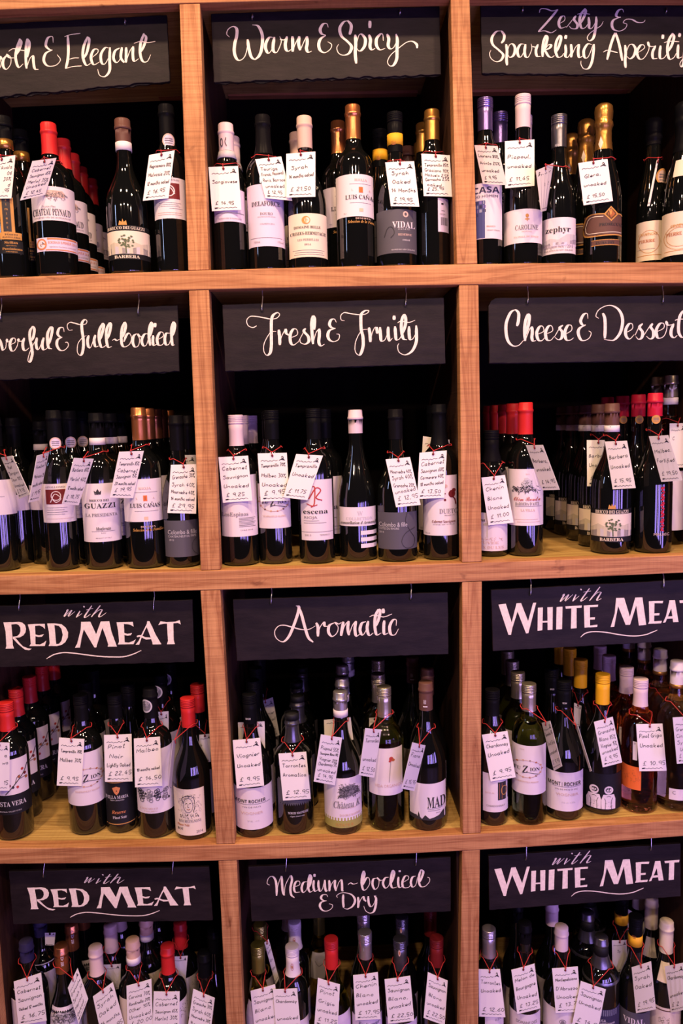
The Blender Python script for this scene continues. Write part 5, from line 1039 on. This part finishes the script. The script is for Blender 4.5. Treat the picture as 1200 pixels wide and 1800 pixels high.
b = B('32', 'bord', (328, 592), 62, 712, (254, 430), 1120, ('grey', 'foil'), 'black-topped grey-capsuled bottle with zigzag label edge', labels=[(872, 980, 270, 416, 'slate')], bands=[(592, 622, 'black')], art=[('p', f'{270+i*9.7},{978} {274.8+i*9.7},{990} {279.7+i*9.7},{978}', 'slate') for i in range(15)]+[T('NORTH MAGNETIC', 'sb', 356, 1020, 10, 92, 'lightgrey'), T('elegant dessert wine', 'i', 352, 1034, 7, 66, 'lightgrey')], behind=[(356, 515), (352, 455), (376, 390)])
price_tag('32', b, [(273, 762), (395, 753), (415, 960), (293, 968)], ['Torrontes', 'Aromatica', '', '£ 12.95'], 'price tag reading Torrontes Aromatica on the zigzag-edged label')
b = B('32', 'burg', (543, 487), 62, 576, (470, 644), 1122, ('silver', 'foil'), 'silver-capsuled bottle with white landscape label and olive strip', labels=[(868, 1054, 473, 641, 'white'), (1042, 1086, 474, 643, 'olive')], bands=[(576, 606, 'white')], art=[('scrib', 582, 930, 92, 50, 150, 'ink'), ('p', '540,925 560,905 600,900 625,915 630,940 545,955', 'inkg'), ('scrib', 575, 908, 70, 36, 80, 'ink'), T('Château K', 'bi', 574, 984, 30, 118, 'inkg'), T('VIOGNIER', 'n', 575, 1000, 4, 80, 'tan'), T('DOUBLE BARREL', 'n', 588, 1030, 9, 92, 'tan'), T('ESTATE B', 'n', 562, 1072, 12, 76, 'gold')], behind=[(551, 440), (553, 390), (578, 350)])
price_tag('32', b, [(460, 677), (553, 692), (521, 901), (428, 884)], ['Picpoul 55%', 'Sauvignon Blanc 10%', 'Viognier 20%', 'Chardonnay 5%', 'unoaked', '£ 14,95'], 'price tag listing Picpoul Sauvignon Viognier Chardonnay under the Aromatic sign')
price_tag('32', BOTTLES[-3], [(473, 614), (590, 602), (602, 700), (476, 720)], [], 'price tag half hidden behind the silver-capsuled bottle', cord=False)
b = B('32', 'bord', (735, 468), 60, 605, (664, 827), 1105, ('champagne', 'screw'), 'green bottle with olive silver screw cap and red flower label', 'green', labels=[(738, 944, 675, 817, 'white')], art=[('e', 770, 784, 9, 9, 'redprint'), ('e', 778, 790, 7, 6, 'rust'), ('e', 765, 794, 6, 5, 'redprint'), ('l', '768,796 764,840 760,886', 2, 'inkg'), T('VIDA ORGANICO', 'n', 758, 902, 13, 116, 'tan')], behind=[(698, 415), (713, 350)])
price_tag('32', b, [(655, 650), (725, 656), (694, 868), (627, 856)], ['Torrontes', '', 'unoaked', '£ 12,50'], 'narrow price tag reading Torrontes beside the red flower label', side=-1)
price_tag('32', BOTTLES[-2], [(658, 606), (706, 602), (706, 720), (660, 724)], [], 'blank corner of a price tag behind the green bottle', side=-1, cord=False)
b = B('32', 'burg', (922, 447), 54, 577, (839, 1021), 1105, ('brown', 'foil'), 'brown-capsuled bottle with bold black lettering and skyline label', labels=[(893, 1050, 848, 1017, 'white')], art=[T('MAD', 'sb', 972, 975, 48, 84, 'ink'), T('MAD', 'sb', 916, 553, 18, 32, 'white'), ('r', 895, 572, 948, 577, 'white'), ('r', 930, 1003, 1000, 1005, 'inkg'), ('r', 932, 1011, 990, 1013, 'inkg'), ('r', 970, 1022, 990, 1024, 'inkg'), ('p', '848,1052 848,1036 880,1034 884,1040 890,1018 896,1040 905,1048 920,1030 940,1046 965,1040 985,1034 1000,1020 1017,1016 1017,1054', 'ink')], behind=[(926, 395), (862, 350)])
price_tag('32', b, [(862, 712), (919, 726), (870, 926), (814, 915)], ['Fiano', 'Unoaked', '', '£ 15.95'], 'narrow price tag reading Fiano on the skyline label bottle', side=-1)
# --- with WHITE MEAT (upper)
b = B('33', 'bord', (160, 592), 48, 740, (105, 248), 1333, ('charcoal', 'screw'), 'dark bottle with orange square on white label', labels=[(1045, 1254, 132, 246, 'white')], art=[('r', 200, 1094, 246, 1190, 'ink'), ('r', 206, 1100, 246, 1184, 'rust'), ('o', 228, 1140, 12, 24, 3, 'gold'), T('CHARDONNAY', 'n', 190, 1220, 10, 84, 'inkg'), T('SOUL', 'n', 165, 1150, 7, 44, 'tan')])
price_tag('33', b, [(113, 836), (251, 814), (296, 1065), (160, 1089)], ['Chardonnay', 'Unoaked', '', '£ 9.95'], 'price tag reading Chardonnay against the post under White Meat')
b = B('33', 'bord', (388, 560), 68, 715, (284, 463), 1330, ('champagne', 'screw'), 'green bottle with pale gold cap and ornate oval label', 'green', labels=[(897, 1160, 286, 460, 'white')], art=FUZ(362, 1022, 1.1, 'TORRONTES PINOT')+[T('WINE', 'n', 340, 918, 5, 24, 'tan')], behind=[(307, 500), (277, 437), (252, 390)])
price_tag('33', b, [(436, 771), (481, 760), (546, 1006), (502, 1031)], ['Torrontes 50', 'Pinot Gris', 'unoaked', '£ 9.95'], 'narrow price tag reading Torrontes Pinot beside the oval label', side=1)
b = B('33', 'burg', (570, 545), 62, 695, (458, 669), 1305, ('black', 'screw'), 'black screw-capped sloping bottle with wide white label', labels=[(1042, 1250, 461, 666, 'white')], art=[T('MONT | ROCHER', 'nb', 568, 1103, 20, 170, 'ink'), ('r', 500, 1117, 655, 1119, 'inkg'), T('VIN DE PAYS D OC', 'n', 578, 1132, 8, 120, 'inkg'), T('VIOGNIER', 'n', 583, 1160, 14, 116, 'tan'), T('75 cl 13%', 'n', 590, 1202, 8, 70, 'lightgrey'), T('MONT ROCHER', 'nb', 572, 690, 9, 58, 'lightgrey')], behind=[(490, 490)])
price_tag('33', b, [(618, 786), (630, 782), (706, 1032), (696, 1036)], [], 'price tag seen edge-on before the wide white label', side=1)
b = B('33', 'burg', (765, 510), 74, 680, (667, 874), 1275, ('yellow', 'screw'), 'yellow screw-capped bottle with two white astronauts on black', labels=[(1050, 1262, 670, 872, 'black')], art=[q for ax, k in ((733, 1.0), (808, 0.95)) for q in (
        ('e', ax, 1137, 24*k, 23*k, 'white'), ('e', ax+1, 1136, 17*k, 13*k, 'ink'), ('l', f'{ax-10*k},1140 {ax},1144 {ax+9*k},1138', 3, 'lightgrey'), ('p', f'{ax-38*k},{1238} {ax-40*k},{1190} {ax-28*k},{1160} {ax+28*k},{1160} {ax+36*k},{1185} {ax+36*k},{1238}', 'white'), ('l', f'{ax-18*k},1238 {ax-16*k},1200 {ax-22*k},1180', 2.5, 'ink'), ('l', f'{ax+16*k},1238 {ax+14*k},1200 {ax+22*k},1178', 2.5, 'ink'), ('r', ax-12*k, 1180, ax+10*k, 1196, 'inkg'), ('l', f'{ax-10*k},1172 {ax+2},1168 {ax+12*k},1174', 2.5, 'ink'), ('scrib', ax, 1212, 44*k, 40, 16, 'ink'))], behind=[(645, 430), (588, 376), (536, 376)])
price_tag('33', b, [(720, 766), (821, 738), (872, 985), (768, 1012)], ['Grenache', 'Blanc 85%', 'Viognier 15%', 'unoaked', '£ 9,95'], 'price tag reading Grenache Blanc Viognier above the astronauts')
price_tag('33', BOTTLES[-3], [(610, 662), (650, 680), (640, 790), (608, 780)], [], 'shaded price tag behind the astronaut bottle', side=1)
b = B('33', 'bord', (990, 535), 74, 690, (870, 1077), 1273, ('pink', 'screw'), 'rosé bottle with pale pink screw cap and orange label', 'rose', labels=[(1016, 1140, 874, 985, 'orange')], art=[('scrib', 930, 1070, 90, 70, 30, 'rust'), ('r', 938, 880, 962, 980, 'white'), T('D', 'n', 948, 890, 9, 0, 'ink')], behind=[(895, 475), (800, 410), (752, 365)])
price_tag('33', b, [(947, 778), (1090, 775), (1112, 1030), (965, 1033)], ['Pinot Grigio', 'Unoaked', '', '£ 10.95'], 'price tag reading Pinot Grigio on the rosé bottle')
b = B('33', 'bord', (1200, 440), 74, 572, (1085, 1290), 1258, ('white', 'foil'), 'clear straw-coloured bottle with white capsule and small label', 'gold', labels=[(1132, 1192, 1160, 1230, 'white')], bands=[(572, 592, 'gold')], art=[T('C', 'n', 1185, 1152, 18, 0, 'inkg')], behind=[(1122, 385), (1043, 340), (968, 345)])
price_tag('33', b, [(1145, 742), (1250, 735), (1262, 985), (1168, 993)], ['Grenache', 'Cinsault', 'Syrah', 'Un', '£'], 'price tag reading Grenache Cinsault cut off by the photo edge')
price_tag('33', BOTTLES[-3], [(1082, 690), (1150, 680), (1112, 785), (1068, 775)], ['O', ''], 'lilac shaded price tag among the clear bottles', side=-1)
# --- with RED MEAT (lower)
b = B('41', 'bord', (115, 448), 68, 600, (38, 216), None, ('navy', 'foil'), 'navy-capsuled bottle with pale label', labels=[(742, 1000, 42, 190, 'white')], behind=[(182, 412)])
price_tag('41', b, [(67, 685), (201, 641), (229, 876), (90, 900)], ['Cabernet', 'Sauvignon', 'Oaked 12 months', '£ 16.75'], 'price tag reading Cabernet Sauvignon on the navy-capsuled bottle')
price_tag('41', BOTTLES[-1], [(220, 446), (272, 444), (266, 506), (222, 506)], [], 'small shaded price tag behind the navy-capsuled bottle', cord=False, side=1)
b = B('41', 'burg', (287, 508), 62, 655, (224, 392), None, ('copper', 'foil'), 'copper-capsuled bottle with hedge drawing label', labels=[(822, 1100, 228, 390, 'white')], art=[('scrib', 310, 870, 140, 60, 110, 'inkg'), ('p', '230,858 270,840 330,850 385,830 388,900 230,900', 'lightgrey'), ('scrib', 310, 865, 150, 36, 80, 'ink'), T('TALK', 'nb', 310, 628, 20, 32, 'white'), ('o', 312, 590, 14, 18, 4, 'white'), ('e', 312, 590, 6, 8, 'white')], behind=[(350, 418), (412, 404)])
price_tag('41', b, [(332, 716), (380, 618), (432, 770), (385, 893)], ['Grenache', 'Syrah 30', 'Merlot', 'Oaked'], 'turned price tag beside the copper-capsuled bottle', side=1)
b = B('41', 'bord', (468, 515), 68, 665, (398, 556), None, ('pinkbeige', 'foil'), 'pinkish beige capsuled bottle with no label in view', behind=[(540, 408), (590, 400)])
price_tag('41', b, [(455, 758), (553, 687), (612, 905), (505, 985)], ['Syrah', 'Oaked', '14 months', '£ 18.95'], 'tilted price tag reading Syrah oaked on the beige-capsuled bottle')
price_tag('41', BOTTLES[-2], [(505, 602), (592, 598), (590, 720), (508, 730)], ['', '£ 9.95'], 'shaded price tag on the second beige-capsuled bottle')
b = B('41', 'bord', (648, 452), 68, 580, (584, 748), None, ('peach', 'foil'), 'peach-capsuled bottle with white neck band', labels=[(770, 1000, 588, 746, 'cream')], bands=[(580, 612, 'white')], behind=[(716, 398), (775, 392)])
price_tag('41', b, [(620, 706), (742, 671), (750, 902), (625, 938)], ['Corvina 70%', 'Rondinella 20%', 'Other 10%', 'Unoaked', '£ 20.00'], 'price tag reading Corvina Rondinella on the peach-capsuled bottle')
b = B('41', 'bord', (820, 508), 72, 655, (744, 922), None, ('red', 'foil'), 'bright red-capsuled bottle with white label', labels=[(800, 1000, 748, 920, 'white')], art=[('scrib', 900, 850, 40, 70, 30, 'ink')], behind=[(882, 393)])
price_tag('41', b, [(753, 733), (880, 733), (878, 975), (745, 975)], ['Cabernet', 'Sauvignon 65%', 'Merlot 30%', 'Cabernet Franc 5%', '£ 14.95'], 'price tag reading Cabernet Sauvignon Merlot Franc on the red-capsuled bottle')
price_tag('41', BOTTLES[-1], [(852, 562), (920, 558), (908, 690), (845, 690)], [], 'shaded price tag on the second red-capsuled bottle')
b = B('41', 'burg', (1005, 540), 72, 672, (918, 1082), None, ('black', 'foil'), 'black-capsuled bottle next to the post', behind=[(1046, 440)])
price_tag('41', b, [(948, 720), (1053, 765), (1025, 990), (915, 945)], ['Grenache 30%', 'Syrah 40%', 'Mourvedre 30%', '14 months oaked', '£ 29.95'], 'tilted price tag reading Grenache Syrah Mourvedre next to the post below')
# --- Medium-bodied & Dry
b = B('42', 'burg', (140, 480), 62, 622, (80, 204), None, ('olive', 'screw'), 'yellow-green bottle with olive screw cap', 'olive', labels=[(766, 950, 82, 202, 'lilac')], behind=[(140, 385)])
price_tag('42', b, [(107, 698), (222, 667), (245, 890), (130, 918)], ['Sauvignon', 'Blanc', 'unoaked', '£ 9,95'], 'price tag reading Sauvignon Blanc on the olive-capped bottle')
price_tag('42', BOTTLES[-1], [(172, 472), (192, 455), (240, 640), (225, 668)], ['Sauvignon', 'Blanc', 'unoaked', ''], 'narrow price tag turned aside behind the olive-capped bottle', side=1)
b = B('42', 'bord', (307, 488), 66, 633, (243, 374), None, ('white', 'screw'), 'white screw-capped bottle with round crest on the cap', labels=[(840, 1000, 246, 372, 'white')], art=[('o', 302, 608, 13, 15, 2, 'redprint'), ('e', 302, 608, 6, 8, 'rust')], behind=[(312, 372), (284, 368)])
price_tag('42', b, [(212, 690), (325, 686), (345, 900), (228, 905)], ['Chardonnay', '', 'unoaked', '£ 8.95'], 'price tag reading Chardonnay on the white-capped bottle', dy=-0.004)
b = B('42', 'burg', (430, 372), 60, 440, (358, 498), None, ('olive', 'screw'), 'pale green bottle standing behind with large white label', 'olive', labels=[(528, 640, 378, 490, 'lightgrey')], d=0.26, H=0.30, art=[('l', '400,560 420,580 445,570', 3, 'inkg')])
b = B('42', 'burg', (487, 453), 64, 602, (408, 580), None, ('red', 'screw'), 'bright red screw-capped bottle of pale green glass', 'green', labels=[(815, 1000, 412, 576, 'lilac')])
price_tag('42', b, [(423, 637), (526, 668), (515, 888), (406, 858)], ['Pinot', 'Grigio', 'unoaked', '£ 11,25'], 'price tag reading Pinot Grigio on the bright red-capped bottle')
b = B('42', 'burg', (645, 413), 62, 556, (574, 726), None, ('silver', 'screw'), 'lilac silver screw-capped bottle with small crest', labels=[(824, 1000, 578, 724, 'lilac')], art=[T('Ken Forrester', 'bi', 660, 852, 18, 100, 'blue'), ('p', '626,520 640,520 640,534 633,542 626,534', 'inkg')], behind=[(635, 352)])
price_tag('42', b, [(587, 625), (703, 610), (716, 830), (598, 836)], ['Chenin', 'Blanc', 'unoaked', '£ 17,95'], 'price tag reading Chenin Blanc on the lilac silver-capped bottle')
b = B('42', 'burg', (812, 453), 58, 610, (733, 888), None, ('grey', 'screw'), 'grey screw-capped bottle with small pink seal', labels=[(850, 1000, 738, 884, 'lilac')], art=[('e', 802, 548, 13, 15, 'tan'), ('e', 802, 548, 7, 9, 'rust')], behind=[(815, 362)])
price_tag('42', b, [(735, 644), (855, 627), (874, 838), (752, 852)], ['Sauvignon', 'Blanc,', 'unoaked', '£ 22,50'], 'price tag reading Sauvignon Blanc on the grey-capped bottle')
b = B('42', 'burg', (998, 448), 56, 592, (918, 1082), None, ('wine', 'screw'), 'dark purple screw-capped bottle next to the post', behind=[(986, 352)])
price_tag('42', b, [(938, 610), (1031, 650), (1017, 860), (918, 824)], ['Sauvignon', 'Blanc', 'unoaked', '£ 22,50'], 'tilted price tag reading Sauvignon Blanc on the purple-capped bottle')
# --- with WHITE MEAT (lower)
b = B('43', 'bord', (148, 468), 64, 635, (88, 232), None, ('silver', 'screw'), 'silver screw-capped bottle against the post', labels=[(900, 1100, 140, 230, 'white')], art=[T('VIN', 'i', 205, 960, 14, 30, 'inkg')])
price_tag('43', b, [(95, 688), (210, 688), (240, 948), (98, 944)], ['Torrontes', 'Unoaked', '', '£ 12.60'], 'price tag reading Torrontes on the silver-capped bottle below')
b = B('43', 'burg', (345, 418), 62, 560, (264, 437), None, ('charcoal', 'foil'), 'charcoal-capsuled bottle with white label edge below', labels=[(932, 1150, 268, 434, 'white')], art=[T('DOMAINE DES', 'n', 360, 975, 16, 110, 'inkg')], behind=[(300, 370)])
price_tag('43', b, [(272, 692), (397, 658), (429, 900), (304, 931)], ['Melon de', 'Bourgogne', 'Unoaked', '£ 13.25'], 'price tag reading Melon de Bourgogne on the charcoal-capsuled bottle')
b = B('43', 'burg', (550, 458), 64, 600, (436, 640), None, ('pink', 'foil'), 'pinkish silver capsuled bottle with curved white label', labels=[(906, 1150, 442, 636, 'white')], art=[('e', 548, 975, 10, 10, 'inkg'), ('o', 548, 972, 16, 12, 3, 'inkg')], behind=[(491, 348)])
price_tag('43', b, [(492, 684), (631, 673), (649, 917), (512, 926)], ['Montepulciano', "D'Abruzzo", 'Unoaked', '£ 13.75'], "price tag reading Montepulciano d'Abruzzo under the lower White Meat sign")
b = B('43', 'bord', (758, 570), 74, 742, (655, 868), None, ('grey', 'foil'), 'black-topped grey-capsuled bottle with white emblem', labels=[(906, 1150, 700, 866, 'navy')], bands=[(575, 632, 'black')], art=[('r', 702+i*11, 908, 705+i*11, 940, 'bluegrey') for i in range(14)]+[T('UGA', 'nb', 775, 965, 14, 34, 'lightgrey'), T('sauvignon', 'sb', 800, 978, 14, 80, 'lightgrey')], behind=[(683, 432), (694, 358)])
price_tag('43', b, [(648, 752), (783, 797), (738, 1030), (600, 990)], ['Sauvignon', 'Unoaked', '', '£ 14.5'], 'tilted price tag reading Sauvignon unoaked on the black-topped capsule', dy=-0.006)
b = B('43', 'burg', (937, 403), 72, 604, (868, 1042), None, ('black', 'screw'), 'black-capped bottle with yellow neck band', labels=[(926, 1100, 872, 1038, 'slate')], bands=[(522, 576, 'yellow')], art=[T('VIDAL', 'sb', 955, 972, 30, 110, 'white'), T('Vidal', 'bi', 938, 548, 16, 44, 'rust')], behind=[(868, 338)])
price_tag('43', b, [(922, 678), (1027, 645), (1053, 905), (946, 926)], ['Syrah', 'Oaked', '', '£ 19.95'], 'price tag reading Syrah oaked under the lower White Meat sign')
price_tag('43', BOTTLES[-1], [(816, 532), (896, 530), (900, 690), (820, 710)], ['Sy', '', ''], 'shaded price tag behind the lower yellow neck band')
b = B('43', 'burg', (1148, 428), 74, 612, (1040, 1245), None, ('cream', 'foil'), 'cream-capsuled bottle with cream labels', labels=[(900, 1150, 1044, 1242, 'cream'), (682, 775, 1082, 1190, 'cream')], art=[('r', 1046, 912, 1240, 918, 'brown'), ('scrib', 1140, 965, 70, 40, 40, 'ink')], behind=[(1060, 305), (980, 300)])
price_tag('43', b, [(1100, 673), (1206, 652), (1222, 902), (1134, 925)], ['Chardonnay', '', 'unoaked', '£ 2'], 'price tag reading Chardonnay on the cream-capsuled bottle')
price_tag('43', BOTTLES[-1], [(900, 362), (1000, 420), (980, 505), (890, 470)], [], 'shaded tilted price tag far back under the lower White Meat sign', cord=False)
# ------------------------------------------------------------------ keep bottles from standing in one another
from collections import defaultdict
rows = defaultdict(list)
for q in BOTTLES: rows[q.cell].append(q)
for cell, L in rows.items():
    r = int(cell[0])-1
    for it in range(60):
        moved = False
        for i, a in enumerate(L):
            for c in L[i+1:]:
                dx, dy = c.X-a.X, c.d-a.d; dd = math.hypot(dx, dy); need = a.R+c.R+0.0015
                if dd < need:
                    moved = True
                    back, front = (c, a) if c.d >= a.d else (a, c)
                    sx = 1 if back is c else -1
                    if dd < 1e-4: dx, dy, dd = 0, 1e-4*sx, 1e-4
                    ux, uy = sx*dx/dd, sx*dy/dd
                    k = need-dd
                    back.X += ux*k; back.d += uy*k
                    back.d = min(back.d, DEPTH-back.R-0.002)
                    for q in (a, c): q.X = min(max(q.X, bay(cell)[0]+q.R+0.0006), bay(cell)[1]-q.R-0.0006)
        if not moved: break
    for q in L:
        z = max(TOP[r](q.X-q.R), TOP[r](q.X+q.R))+0.0006
        q.root.location = (q.X, q.d, z)
for r, b, x0, d0 in TAGS: r.location.x += b.X-x0; r.location.y += b.d-d0
